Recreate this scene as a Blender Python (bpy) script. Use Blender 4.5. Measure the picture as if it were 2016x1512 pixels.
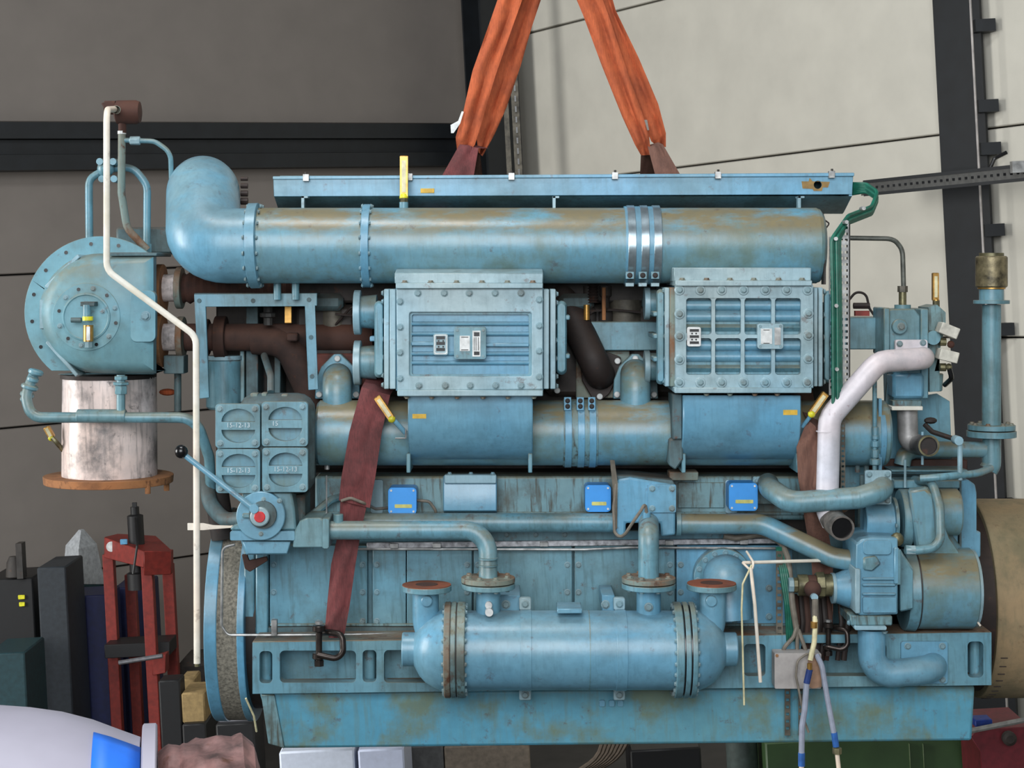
import bpy, math, random
from mathutils import Vector, Matrix
from mathutils.geometry import tessellate_polygon
random.seed(7)
for o in list(bpy.data.objects): bpy.data.objects.remove(o)
S = bpy.context.scene
COL = S.collection
# ---------------------------------------------------------------- camera, light, exposure
F = 3500.0; CX = 1008.0; CY = 540.0; ZC = 3.4; CD = 7.0        # photograph: focal length in px, optical centre, eye height, distance to engine front
CAM = Vector((0, -CD, ZC))
TILT = 0.052                                                   # the camera (and the hanging engine) lean against the plumb building
R3 = Matrix.Rotation(TILT, 3, 'Y')
TR = Matrix.Translation(CAM) @ Matrix.Rotation(TILT, 4, 'Y') @ Matrix.Translation(-CAM)
cd = bpy.data.cameras.new('camera'); cam = bpy.data.objects.new('camera', cd); COL.objects.link(cam)
cd.sensor_width = 36; cd.lens = F / 2016 * 36; cd.shift_y = -(756 - CY) / 2016; cd.clip_end = 200
cam.matrix_world = TR @ Matrix.Translation(CAM) @ Matrix.Rotation(math.pi / 2, 4, 'X')
S.camera = cam
S.view_settings.view_transform = 'Standard'; S.view_settings.look = 'None'
S.view_settings.gamma = 1; S.view_settings.use_curve_mapping = False
S.view_settings.exposure = 0.0
W = bpy.data.worlds.new('world'); S.world = W; W.use_nodes = True
W.node_tree.nodes['Background'].inputs[0].default_value = (0.80, 0.92, 1.0, 1)
W.node_tree.nodes['Background'].inputs[1].default_value = 0.10
def area(name, loc, target, sx, sy, power, col=(1, 1, 1)):
    l = bpy.data.lights.new(name, 'AREA'); l.shape = 'RECTANGLE'; l.size = sx; l.size_y = sy; l.energy = power; l.color = col
    o = bpy.data.objects.new(name, l); COL.objects.link(o); o.location = loc
    o.rotation_euler = (Vector(target) - Vector(loc)).to_track_quat('-Z', 'Y').to_euler(); return o
area('door_daylight', (-1.0, -11.5, 6.6), (0.0, 0, 2.6), 8.0, 6.5, 1500, (0.94, 0.97, 1.0))
area('roof_light', (-1.0, -1.5, 9.0), (-0.3, 0.6, 3), 3.0, 1.0, 220, (0.95, 0.98, 1.0))
area('side_doorway', (-11.4, -1.0, 4.6), (3.0, 6.0, 4.4), 4.0, 5.0, 1150, (0.99, 0.99, 0.97))

# ---------------------------------------------------------------- colours and materials
def lin(c):
    return tuple((x / 255 / 12.92 if x / 255 <= 0.04045 else ((x / 255 + 0.055) / 1.055) ** 2.4) for x in c) + (1,)
def nodes(name):
    m = bpy.data.materials.new(name); m.use_nodes = True
    nt = m.node_tree; return m, nt, nt.nodes['Principled BSDF']
def noise(nt, vec, scale, detail=5, rough=0.55, stretch=None):
    if stretch:
        mp = nt.nodes.new('ShaderNodeMapping'); mp.inputs['Scale'].default_value = stretch
        nt.links.new(vec, mp.inputs[0]); vec = mp.outputs[0]
    n = nt.nodes.new('ShaderNodeTexNoise'); n.inputs['Scale'].default_value = scale
    n.inputs['Detail'].default_value = detail; n.inputs['Roughness'].default_value = rough
    nt.links.new(vec, n.inputs['Vector']); return n.outputs['Fac']
def ramp(nt, fac, a, b, top=1.0):
    r = nt.nodes.new('ShaderNodeMapRange'); r.inputs[1].default_value = a; r.inputs[2].default_value = b
    r.inputs[4].default_value = top; r.clamp = True; nt.links.new(fac, r.inputs[0]); return r.outputs[0]
def mixc(nt, fac, a, b):
    m = nt.nodes.new('ShaderNodeMix'); m.data_type = 'RGBA'
    for s, v in ((0, fac), (6, a), (7, b)):
        if isinstance(v, (tuple, list, float)): m.inputs[s].default_value = v
        else: nt.links.new(v, m.inputs[s])
    return m.outputs[2]
def mul(nt, a, b):
    m = nt.nodes.new('ShaderNodeMath'); m.operation = 'MULTIPLY'
    for i, v in enumerate((a, b)):
        if isinstance(v, float): m.inputs[i].default_value = v
        else: nt.links.new(v, m.inputs[i])
    return m.outputs[0]
def bump(nt, p, fac, strength, dist=0.004):
    b = nt.nodes.new('ShaderNodeBump'); b.inputs['Strength'].default_value = strength; b.inputs['Distance'].default_value = dist
    nt.links.new(fac, b.inputs['Height']); nt.links.new(b.outputs[0], p.inputs['Normal'])
def paint(name, base, grime=(70, 95, 92), g=0.5, dust=0.0, dustc=(128, 116, 84), rust=0.3, rough=0.38, streak=0.35, metal=0.0, rustc=(88, 52, 32)):
    """old gloss paint: blotchy grime, runs, settled dust on the upper sides, rust spots"""
    m, nt, p = nodes(name)
    geo = nt.nodes.new('ShaderNodeNewGeometry'); pos = geo.outputs['Position']
    n1 = noise(nt, pos, 5.0, 7, 0.62); n2 = noise(nt, pos, 26, 5, 0.6)
    n0 = noise(nt, pos, 1.7, 3, 0.5)
    c0 = mixc(nt, ramp(nt, n0, 0.35, 0.68, 0.7), lin(base), lin((min(255, base[0] * 1.1 + 8), base[1] * 0.97, base[2] * 0.86)))
    c = mixc(nt, ramp(nt, n1, 0.47, 0.64, g), c0, lin(grime))
    if streak:
        st = noise(nt, pos, 9, 4, 0.6, (7, 7, 0.7)); c = mixc(nt, ramp(nt, st, 0.50, 0.68, streak), c, lin(grime))
    if dust:
        sp = nt.nodes.new('ShaderNodeSeparateXYZ'); nt.links.new(geo.outputs['Normal'], sp.inputs[0])
        up = ramp(nt, sp.outputs[2], 0.0, 0.5, 1.0)
        dn = ramp(nt, noise(nt, pos, 7, 6, 0.65, (0.5, 1, 1.6)), 0.34, 0.54, dust)
        c = mixc(nt, mul(nt, up, dn), c, lin(dustc))
    if rust:
        rr = ramp(nt, noise(nt, pos, 17, 8, 0.7), 0.615 - 0.06 * rust, 0.68, min(1.0, 0.3 + rust))
        c = mixc(nt, rr, c, lin(rustc))
    fl = ramp(nt, noise(nt, pos, 60, 6, 0.7), 0.66, 0.72, min(0.6, rust * 2.2)); c = mixc(nt, mul(nt, fl, ramp(nt, n1, 0.4, 0.6)), c, lin([x * .7 for x in rustc]))
    fine = ramp(nt, n2, 0.35, 0.75, 0.22); c = mixc(nt, fine, c, lin([x * 0.62 for x in base]))
    nt.links.new(c, p.inputs['Base Color'])
    p.inputs['Metallic'].default_value = metal
    rg = nt.nodes.new('ShaderNodeMapRange'); rg.inputs[3].default_value = rough - 0.08; rg.inputs[4].default_value = min(1, rough + 0.25)
    nt.links.new(n1, rg.inputs[0]); nt.links.new(rg.outputs[0], p.inputs['Roughness'])
    bump(nt, p, n2, 0.25, 0.0025)
    return m
def plain(name, col, rough=0.5, metal=0.0, var=0.12, scale=30, bmp=0.0):
    m, nt, p = nodes(name)
    geo = nt.nodes.new('ShaderNodeNewGeometry')
    n = noise(nt, geo.outputs['Position'], scale, 5)
    c = mixc(nt, ramp(nt, n, 0.3, 0.75, 1.0), lin(col), lin([x * (1 - var * 2) for x in col]))
    nt.links.new(c, p.inputs['Base Color'])
    p.inputs['Roughness'].default_value = rough; p.inputs['Metallic'].default_value = metal
    if bmp: bump(nt, p, n, bmp)
    return m
BL = paint('engine_blue_paint', (98, 150, 170), grime=(72, 96, 96), g=0.6, dust=0.6, rust=0.25, streak=0.45, rough=0.3)
BC = paint('engine_blue_paint_clean', (100, 160, 192), grime=(78, 116, 130), g=0.45, dust=0.25, rust=0.12, rough=0.25, streak=0.25)
BP = paint('engine_blue_paint_pale', (140, 178, 194), grime=(98, 122, 126), g=0.55, dust=0.25, rust=0.25, rough=0.28, streak=0.25)
BD = paint('engine_blue_paint_dusty', (100, 152, 174), grime=(98, 116, 102), g=0.7, dust=1.0, dustc=(126, 116, 88), rust=0.15, rough=0.26, streak=0.3)
BS = paint('engine_blue_paint_stained', (104, 148, 160), grime=(70, 72, 62), g=0.85, dust=0.6, rust=0.35, streak=1.0)
BK = paint('engine_blue_paint_sooty', (74, 104, 112), grime=(52, 54, 50), g=0.85, dust=0.7, dustc=(84, 76, 66), rust=0.5, rough=0.55)
BT = paint('sump_turquoise_paint', (80, 152, 180), grime=(104, 116, 86), g=0.85, dust=0.2, rust=0.2, streak=0.3, rough=0.42)
RB = paint('rust_over_blue', (110, 132, 128), grime=(120, 80, 50), g=1.0, dust=0.6, dustc=(124, 88, 60), rust=1.0, rough=0.6, streak=0.3)
TRB = paint('turbo_blue_paint', (100, 154, 172), grime=(88, 110, 106), g=0.55, dust=0.6, rust=0.1, rough=0.42, streak=0.1)
FACE = paint('red_brown_rust_face', (126, 74, 50), grime=(92, 52, 38), g=0.8, rust=0.5, rough=0.85, streak=0)
BOLT = paint('painted_bolt', (112, 150, 164), grime=(96, 92, 80), g=0.7, rust=0.35, rough=0.4, streak=0)
STEEL = plain('bright_steel', (200, 202, 200), 0.3, 0.85, 0.1)
ZINC = plain('worn_zinc_strap', (170, 186, 194), 0.28, 0.75, 0.15, 14)
RUST = paint('rusty_flange_steel', (148, 108, 70), grime=(96, 62, 42), g=0.9, dust=0.3, dustc=(150, 104, 66), rust=0.7, rough=0.8, streak=0)
EXH = paint('burnt_exhaust_iron', (66, 44, 36), grime=(40, 30, 28), g=0.8, dust=0.25, dustc=(96, 60, 40), rust=0.5, rough=0.75, streak=0)
BLKI = paint('sooty_black_iron', (38, 33, 31), grime=(26, 22, 21), g=0.6, dust=0.3, dustc=(80, 64, 54), rust=0.3, rough=0.6, streak=0)
GUTS = paint('oily_engine_block', (52, 52, 50), grime=(34, 30, 28), g=0.9, dust=0.3, dustc=(66, 56, 48), rust=0.5, rough=0.6)
BRS = plain('brass', (206, 158, 84), 0.34, 0.7, 0.12)
BRD = plain('dull_brass_fitting', (136, 130, 98), 0.42, 0.6, 0.3, 24)
CREAM = plain('thermometer_scale_enamel', (232, 222, 178), 0.4)
YEL = plain('yellow_label', (232, 186, 52), 0.5)
YLT = plain('pale_yellow_strip', (214, 208, 118), 0.5)
LEM = plain('lemon_plastic_cap', (232, 226, 50), 0.4)
WHT = plain('white_label_enamel', (226, 228, 226), 0.35)
BLK = plain('black_plastic', (16, 16, 18), 0.25)
RED = plain('red_cap', (206, 40, 44), 0.4)
JB = plain('bright_blue_box_enamel', (62, 156, 236), 0.35, 0, 0.05, 10)
WP = paint('white_pipe_paint', (204, 208, 220), grime=(168, 168, 172), g=0.5, rust=0.05, rough=0.35, streak=0.1, rustc=(120, 60, 48))
WTB = paint('white_painted_tube', (222, 220, 210), grime=(190, 180, 150), g=0.4, rust=0.05, rough=0.4, streak=0)
GRN = plain('green_cable_sheath', (22, 104, 84), 0.45, 0, 0.15)
PERF = plain('galvanised_perforated_strip', (184, 184, 182), 0.38, 0.55, 0.25, 18)
PERFD = plain('dirty_perforated_strip', (110, 104, 92), 0.6, 0.3, 0.25, 18)
STACK = paint('scorched_stainless_sheet', (212, 212, 216), grime=(104, 98, 96), g=0.95, rust=0.5, rough=0.3, streak=0.5, metal=0.1, rustc=(34, 28, 26))
MESHM = plain('brown_grey_woven_guard', (150, 144, 130), 0.8, 0.1, 0.25, 90, 0.6)
KHA = paint('khaki_brown_drum_paint', (140, 134, 108), grime=(110, 104, 80), g=0.8, dust=0.2, rust=0.1, rough=0.7, streak=0.3)
GRYB = plain('grey_box_enamel', (176, 170, 166), 0.5, 0.1, 0.12, 12)
CAB = plain('grey_brown_cable_sheath', (124, 116, 104), 0.6)
CHALK = plain('chalk', (206, 220, 226), 0.9)
DKS = plain('dark_painted_steel', (24, 28, 32), 0.5, 0.1, 0.15, 8)
def cloth(name, base, dark, sc=60):
    m, nt, p = nodes(name); geo = nt.nodes.new('ShaderNodeNewGeometry'); pos = geo.outputs['Position']
    a = noise(nt, pos, 7, 6, 0.65); b = noise(nt, pos, sc, 4, 0.6, (3.2, 3.2, 0.35))
    c = mixc(nt, ramp(nt, a, 0.38, 0.72, 0.8), lin(base), lin(dark)); c = mixc(nt, ramp(nt, b, 0.42, 0.7, 0.45), c, lin(dark))
    nt.links.new(c, p.inputs['Base Color']); p.inputs['Roughness'].default_value = 0.9; bump(nt, p, b, 0.5, 0.003); return m
ORG = cloth('orange_sling_fabric', (186, 92, 52), (122, 58, 36))
MAR = cloth('maroon_strap_webbing', (118, 60, 60), (58, 36, 36))
BRW = cloth('brown_strap_webbing', (122, 86, 72), (78, 56, 50))

# ---------------------------------------------------------------- placing and mesh helpers
def sc(d): return (CD + d) / F
def P(x, y, d=0.0): return Vector(((x - CX) * sc(d), d, ZC - (y - CY) * sc(d)))
def G(x, y, D):                                                # a point of the plumb building, D metres deep
    return CAM + R3 @ Vector(((x - CX) / F * D, D, -(y - CY) / F * D))
class M:
    def __init__(s): s.v = []; s.f = []
    def add(s, vs, fs):
        b = len(s.v); s.v += [Vector(v) for v in vs]; s.f += [tuple(i + b for i in f) for f in fs]; return s
    def box(s, a, b):
        x0, x1 = sorted((a[0], b[0])); y0, y1 = sorted((a[1], b[1])); z0, z1 = sorted((a[2], b[2]))
        return s.add([(x0, y0, z0), (x1, y0, z0), (x1, y1, z0), (x0, y1, z0), (x0, y0, z1), (x1, y0, z1), (x1, y1, z1), (x0, y1, z1)],
                     [(3, 2, 1, 0), (4, 5, 6, 7), (0, 1, 5, 4), (1, 2, 6, 5), (2, 3, 7, 6), (3, 0, 4, 7)])
    def pb(s, x0, y0, x1, y1, d0, d1):
        a = P(x0, y0, d0); b = P(x1, y1, d0); return s.box(a, (b.x, d1, b.z))
    def plate(s, outer, holes, d0, d1):                        # px outline (with holes) at depth d0, pushed straight back to d1
        loops = [outer] + list(holes); W3 = [[P(x, y, d0) for x, y in l] for l in loops]
        flat = [v for l in W3 for v in l]; n = len(flat)
        tris = tessellate_polygon([[Vector((v.x, v.z, 0)) for v in l] for l in W3])
        vs = flat + [Vector((v.x, d1, v.z)) for v in flat]; fs = []
        for t in tris:
            a, b, c = (flat[i] for i in t)
            if ((b - a).cross(c - a)).y > 0: t = (t[0], t[2], t[1])
            fs.append(tuple(t)); fs.append(tuple(i + n for i in reversed(t)))
        k = 0
        for li, l in enumerate(W3):
            m = len(l); ar = sum(l[i].x * l[(i + 1) % m].z - l[(i + 1) % m].x * l[i].z for i in range(m))
            ccw = (ar > 0) == (li == 0)
            for i in range(m):
                a, b = k + i, k + (i + 1) % m
                fs.append((a, a + n, b + n, b) if ccw else (b, b + n, a + n, a))
            k += m
        return s.add(vs, fs)
    def xprof(s, prof, x0, x1, dref):                          # profile [(d, py)] run along X from px x0 to x1
        X0 = P(x0, 0, dref).x; X1 = P(x1, 0, dref).x; n = len(prof)
        pts = [(d, P(0, y, d).z) for d, y in prof]
        vs = [(X0, d, z) for d, z in pts] + [(X1, d, z) for d, z in pts]
        fs = [tuple(range(n)), tuple(reversed(range(n, 2 * n)))] + [(i, i + n, (i + 1) % n + n, (i + 1) % n) for i in range(n)]
        return s.add(vs, fs)
    def rings(s, rs, caps=(True, True)):
        n = len(rs[0]); vs = [v for r in rs for v in r]; fs = []
        for k in range(len(rs) - 1):
            for i in range(n):
                j = (i + 1) % n; fs.append((k * n + i, k * n + j, (k + 1) * n + j, (k + 1) * n + i))
        if caps[0]: fs.append(tuple(reversed(range(n))))
        if caps[1]: fs.append(tuple(range((len(rs) - 1) * n, len(rs) * n)))
        return s.add(vs, fs)
    def lathe(s, o, ax, prof, n=32):
        o = Vector(o); ax = Vector(ax).normalized(); u = ax.orthogonal().normalized(); w = ax.cross(u)
        return s.rings([[o + ax * t + (u * math.cos(2 * math.pi * i / n) + w * math.sin(2 * math.pi * i / n)) * max(r, 1e-4) for i in range(n)] for t, r in prof])
    def cyl(s, a, b, r, n=24, r2=None, ch=0.0):
        a = Vector(a); b = Vector(b); L = (b - a).length; r2 = r if r2 is None else r2
        pr = [(0, r), (L, r2)] if not ch else [(0, r - ch), (ch, r), (L - ch, r2), (L, r2 - ch)]
        return s.lathe(a, b - a, pr, n)
    def xc(s, x0, x1, y, d, r, n=28, r2=None, ch=0.0):
        k = sc(d); return s.cyl(P(x0, y, d), P(x1, y, d), r * k, n, None if r2 is None else r2 * k, ch)
    def zc(s, x, y0, y1, d, r, n=24, r2=None, ch=0.0):
        k = sc(d); return s.cyl(P(x, y0, d), P(x, y1, d), r * k, n, None if r2 is None else r2 * k, ch)
    def yc(s, x, y, d0, d1, r, n=24, r2=None, ch=0.0):
        k = sc(d0); a = P(x, y, d0); return s.cyl(a, (a.x, d1, a.z), r * k, n, None if r2 is None else r2 * k, ch)
    def tube(s, pts, r, n=16, bend=2.2, open_end=False, px=True):
        if px: rr = r * sc(pts[0][2]); pts = [P(*p) for p in pts]
        else: rr = r; pts = [Vector(p) for p in pts]
        path = [pts[0]]
        for i in range(1, len(pts) - 1):
            a, b, c = pts[i - 1], pts[i], pts[i + 1]; u = (a - b); w = (c - b); lu = u.length; lw = w.length; u = u / lu; w = w / lw
            ang = math.pi - u.angle(w)
            if ang < 0.05: path.append(b); continue
            t = min(bend * rr * math.tan(ang / 2), lu * 0.48, lw * 0.48); R = t / math.tan(ang / 2)
            p0 = b + u * t; p1 = b + w * t; c0 = b + (u + w).normalized() * (R / math.cos(ang / 2)); k = max(3, int(ang / 0.2))
            e0 = p0 - c0; e1 = p1 - c0; th = e0.angle(e1)
            for q in range(k + 1):
                f = q / k; path.append(c0 + (e0 * math.sin((1 - f) * th) + e1 * math.sin(f * th)) / math.sin(th))
        path.append(pts[-1]); path = [p for i, p in enumerate(path) if i == 0 or (p - path[i - 1]).length > 1e-5]
        T = [((path[min(i + 1, len(path) - 1)] - path[max(i - 1, 0)])).normalized() for i in range(len(path))]
        u = T[0].orthogonal().normalized(); rs = []
        for i, p in enumerate(path):
            u = (u - T[i] * u.dot(T[i])).normalized(); w = T[i].cross(u)
            rs.append([p + (u * math.cos(2 * math.pi * k / n) + w * math.sin(2 * math.pi * k / n)) * rr for k in range(n)])
        if open_end:
            c = path[-1]; t = T[-1]
            rs.append([c + (v - c) * 0.84 for v in rs[-1]]); rs.append([v - t * rr * 2.2 for v in rs[-1]])
        return s.rings(rs)
    def ball(s, c, r, n=16, sq=(1, 1, 1)):
        c = Vector(c); m = n // 2
        rs = [[c + Vector((r * sq[0] * math.sin(math.pi * (j + .02) / (m + .04)) * math.cos(2 * math.pi * i / n), r * sq[1] * math.sin(math.pi * (j + .02) / (m + .04)) * math.sin(2 * math.pi * i / n), -r * sq[2] * math.cos(math.pi * (j + .02) / (m + .04)))) for i in range(n)] for j in range(m + 1)]
        return s.rings(rs)
    def loft(s, outl, caps=(True, True)):                      # [(px points, depth)] front to back
        return s.rings([[P(x, y, d) for x, y in reversed(pts)] for pts, d in reversed(outl)], caps)
WL = {}
def obj(name, m, mat, parent=None, bevel=0.0, label=None, kind=None, smooth=32, seg=1):
    me = bpy.data.meshes.new(name)
    lo = Vector((min(v.x for v in m.v), min(v.y for v in m.v), min(v.z for v in m.v))); hi = Vector((max(v.x for v in m.v), max(v.y for v in m.v), max(v.z for v in m.v)))
    c = (lo + hi) / 2
    me.from_pydata([v - c for v in m.v], [], m.f); me.materials.append(mat); me.validate()
    me.polygons.foreach_set('use_smooth', [True] * len(me.polygons)); me.set_sharp_from_angle(angle=math.radians(smooth))
    o = bpy.data.objects.new(name, me); COL.objects.link(o)
    if bevel:
        b = o.modifiers.new('bevel', 'BEVEL'); b.width = bevel; b.segments = seg; b.limit_method = 'ANGLE'; b.angle_limit = math.radians(40); b.harden_normals = False
    WL[o.name] = c
    if parent is not None: o.parent = parent; o.location = c - WL[parent.name]
    else: o.location = c
    if label: o['label'] = label
    if kind: o['kind'] = kind
    return o
def thing(name, loc, label, cat, group=None):
    o = bpy.data.objects.new(name, None); COL.objects.link(o); o.location = loc; WL[o.name] = Vector(loc)
    o.empty_display_size = 0.1; o['label'] = label; o['category'] = cat
    if group: o['group'] = group
    return o
def tag(o, label, cat, group=None):
    o['label'] = label; o['category'] = cat
    if group: o['group'] = group
    return o
_bm = {}
AX = {'F': Vector((0, -1, 0)), 'U': Vector((0, 0, 1)), 'D': Vector((0, 0, -1)), 'L': Vector((-1, 0, 0)), 'R': Vector((1, 0, 0))}
def bolt(parent, x, y, d, r=6, ax='F', mat=None, name='bolt'):
    mat = mat or BOLT; key = (ax, mat.name)
    if key not in _bm:
        m = M(); m.lathe((0, 0, 0), AX[ax], [(0, 1.0), (0.18, 1.0), (0.22, 0.8)], 12)
        m.lathe(AX[ax] * 0.2, AX[ax], [(0, 0.72), (0.42, 0.72), (0.52, 0.6)], 6)
        me = bpy.data.meshes.new('bolt'); me.from_pydata(m.v, [], m.f); me.materials.append(mat); _bm[key] = me
    o = bpy.data.objects.new(name, _bm[key]); COL.objects.link(o)
    p = P(x, y, d); k = r * sc(d); o.scale = (k, k, k); o.parent = parent; o.location = p - WL[parent.name]; return o
def bolts(parent, pts, d, r=6, ax='F', mat=None):
    for x, y in pts: bolt(parent, x, y, d, r, ax, mat)
def circ(cx, cy, r, n=28, a0=0, a1=360):
    return [(cx + r * math.cos(math.radians(a0 + (a1 - a0) * i / (n if a1 - a0 == 360 else n - 1))), cy + r * math.sin(math.radians(a0 + (a1 - a0) * i / (n if a1 - a0 == 360 else n - 1)))) for i in range(n)]
def rr(x0, y0, x1, y1, r=4, k=4):
    o = []; r = min(r, (x1 - x0) / 2.02, (y1 - y0) / 2.02)
    for cx, cy, a in ((x1 - r, y0 + r, -90), (x1 - r, y1 - r, 0), (x0 + r, y1 - r, 90), (x0 + r, y0 + r, 180)):
        o += [(cx + r * math.cos(math.radians(a + 90 * i / k)), cy + r * math.sin(math.radians(a + 90 * i / k))) for i in range(k + 1)]
    return o
def text(body, x, y, d, size, mat, parent, rot=0.0):
    c = bpy.data.curves.new('lettering', 'FONT'); c.body = body; c.size = size * sc(d); c.align_x = 'CENTER'; c.align_y = 'CENTER'; c.extrude = 0.0006; c.resolution_u = 2
    c.materials.append(mat); q = bpy.data.objects.new('lettering_curve', c); me = bpy.data.meshes.new_from_object(q); bpy.data.objects.remove(q); o = bpy.data.objects.new('lettering', me); COL.objects.link(o); o.parent = parent
    o.location = P(x, y, d) - WL[parent.name]; o.rotation_euler = (math.pi / 2, rot, 0); return o
def thermo(parent, x, y0, y1, d, ang=0.0, w=8, cap=LEM):
    """angle thermometer: brass case with a pale scale; centre line from (x,y0) top to (x,y1) bottom, leaned by ang"""
    L = y1 - y0; cx, cy = x, y1
    def q(u, v): return (cx + u * math.cos(ang) + v * math.sin(ang), cy + u * math.sin(ang) - v * math.cos(ang))
    m = M().plate([q(-w, 0), q(w, 0), q(w, L), q(-w, L)], [], d, d + 0.03); t = obj('thermometer', m, BRS, parent, 0.003, 'brass cased stick thermometer')
    m = M().plate([q(-w * .5, L * .12), q(w * .5, L * .12), q(w * .5, L * .88), q(-w * .5, L * .88)], [], d - 0.004, d); obj('scale', m, CREAM, t)
    k = P(*q(0, 0), d + 0.01); m = M().ball(k, w * 1.1 * sc(d)); obj('cap', m, cap, t)
    return t
def strap(name, rows, mat, th=0.012, folds=3, amp=0.012, n=12, label=None, cat=None, parent=None, sub=6):
    """webbing: rows of (xl, yl, xr, yr, d) px edges; the cloth gets long folds and a real thickness"""
    R = []
    for a, b in zip(rows[:-1], rows[1:]):
        for k in range(sub): f = k / sub; R.append([a[i] * (1 - f) + b[i] * f for i in range(5)])
    R.append(list(rows[-1])); vs = []; fs = []; N = n + 1
    for side in (0, 1):
        for j, r in enumerate(R):
            for i in range(N):
                f = i / n; x = r[0] * (1 - f) + r[2] * f; y = r[1] * (1 - f) + r[3] * f
                dd = r[4] - amp * abs(math.sin(math.pi * folds * f + 0.25 * math.sin(j * 0.35))) + (th if side else 0) + 0.003 * math.sin(j * 0.9 + i)
                vs.append(P(x, y, dd))
    K = len(R)
    for j in range(K - 1):
        for i in range(n):
            a = j * N + i; fs.append((a, a + N, a + N + 1, a + 1)); b = a + K * N; fs.append((b, b + 1, b + N + 1, b + N))
        for e in (0, n):
            a = j * N + e; b = a + K * N; fs.append((a, b, b + N, a + N) if e == 0 else (a, a + N, b + N, b))
    for e in (0, K - 1):
        for i in range(n):
            a = e * N + i; b = a + K * N; fs.append((a, a + 1, b + 1, b) if e == 0 else (b, b + 1, a + 1, a))
    m = M(); m.v = vs; m.f = fs
    o = obj(name, m, mat, parent, smooth=50)
    if cat: tag(o, label, cat)
    return o
# ---------------------------------------------------------------- the building
C0 = Vector((-0.1, 9.55)); U = Vector((-0.555, 0.832)).normalized(); V = Vector((0.832, 0.555)).normalized()
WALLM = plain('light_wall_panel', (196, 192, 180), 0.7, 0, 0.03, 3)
WALLSH = plain('shaded_wall_panel', (118, 111, 105), 0.7, 0, 0.03, 3)  # left wall: its shade is put into a darker taupe panel colour
FLOORM = plain('workshop_concrete', (58, 55, 52), 0.7, 0, 0.15, 4, 0.1)
def wall_boards(parent, o2, dirv, t0, t1, zs, th, mat, nrm, cuts=None):
    for z0, z1 in zip(zs[:-1], zs[1:]):
        a = o2 + dirv * t0; b = o2 + dirv * t1; m = M()
        def q(p, z, s): return (p.x + nrm.x * s, p.y + nrm.y * s, z)
        g = 0.006
        vs = [q(a, z0 + g, 0), q(b, z0 + g, 0), q(b, z0 + g, -th), q(a, z0 + g, -th), q(a, z1 - g, 0), q(b, z1 - g, 0), q(b, z1 - g, -th), q(a, z1 - g, -th)]
        m.add(vs, [(3, 2, 1, 0), (4, 5, 6, 7), (0, 1, 5, 4), (1, 2, 6, 5), (2, 3, 7, 6), (3, 0, 4, 7)])
        obj('panel', m, mat, parent, 0.008)
def slab(a, b, z0, z1, nrm, s0, s1):
    m = M(); q = lambda p, z, s: (p.x + nrm.x * s, p.y + nrm.y * s, z)
    return m.add([q(a, z0, s1), q(b, z0, s1), q(b, z0, s0), q(a, z0, s0), q(a, z1, s1), q(b, z1, s1), q(b, z1, s0), q(a, z1, s0)],
                 [(3, 2, 1, 0), (4, 5, 6, 7), (0, 1, 5, 4), (1, 2, 6, 5), (2, 3, 7, 6), (3, 0, 4, 7)])
nL = Vector((0.555, -0.832)); nR = Vector((-0.832, -0.555))
DKJ = plain('dark_joint', (50, 48, 46), 0.9)
wl = obj('wall_left', slab(C0 - V * 14, C0, 0, 8.5, nL, -0.2, -0.1), DKJ, kind='structure')
wall_boards(wl, C0, -V, 0, 14, [0, 1.2, 2.4, 3.6, 4.8, 6.0, 7.2, 8.4], 0.1, WALLSH, nL)
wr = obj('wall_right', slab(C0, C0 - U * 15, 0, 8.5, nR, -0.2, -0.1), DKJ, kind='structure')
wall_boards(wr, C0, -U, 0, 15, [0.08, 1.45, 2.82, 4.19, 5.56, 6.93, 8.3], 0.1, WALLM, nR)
obj('floor', M().box((-16, -12, -0.2), (16, 12, 0)), FLOORM, kind='structure')
def column(name, x, y, D, w, dep, nrm, dirv, label):
    c = G(x, y, D); c2 = Vector((c.x, c.y)); e = obj(name, slab(c2 - dirv * w / 2, c2 + dirv * w / 2, 0, 8.4, nrm, 0, 0.02), DKS, kind='structure')
    obj('flange', slab(c2 - dirv * w / 2, c2 + dirv * w / 2, 0, 8.4, nrm, -dep, -dep + 0.02), DKS, e)
    obj('web', slab(c2 - dirv * 0.012, c2 + dirv * 0.012, 0, 8.4, nrm, -dep + 0.02, 0), DKS, e); e['label'] = label; return e
column('steel_column', 980, 60, 15.75, 0.36, 0.3, nL, V, 'black steel column at the meeting of the two walls')
rc = column('steel_column', 1888, 60, 11.75, 0.40, 0.25, nR, -U, 'black steel column on the pale right wall')
# projecting blocks on the right column
for x, y in ((1938, 51), (1944, 209), (1949, 293), (1956, 453), (1975, 648), (1978, 994)):
    c = G(x, y, 11.55); m = M().box(c - Vector((0.07, 0.05, 0.04)), c + Vector((0.06, 0.05, 0.04))); obj('bracket', m, DKS, rc)
m = M(); a = G(1908, -40, 11.45); m.cyl((a.x, a.y, 0.3), (a.x, a.y, 8.2), 0.008, 8); obj('cable', m, GRYB, rc)
# horizontal girders on the left wall
g = None
for i, (z0, z1, s) in enumerate(((4.66, 4.79, 0.16), (4.54, 4.655, 0.1), (4.41, 4.53, 0.2))):
    m = slab(C0 - V * 13.5, C0 - V * 0.45, z0, z1, nL, 0.01, s)
    if g is None: g = obj('wall_girder', m, DKS, kind='structure'); g['label'] = 'black horizontal girder along the dark left wall'
    else: obj('rail', m, DKS, g)
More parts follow.
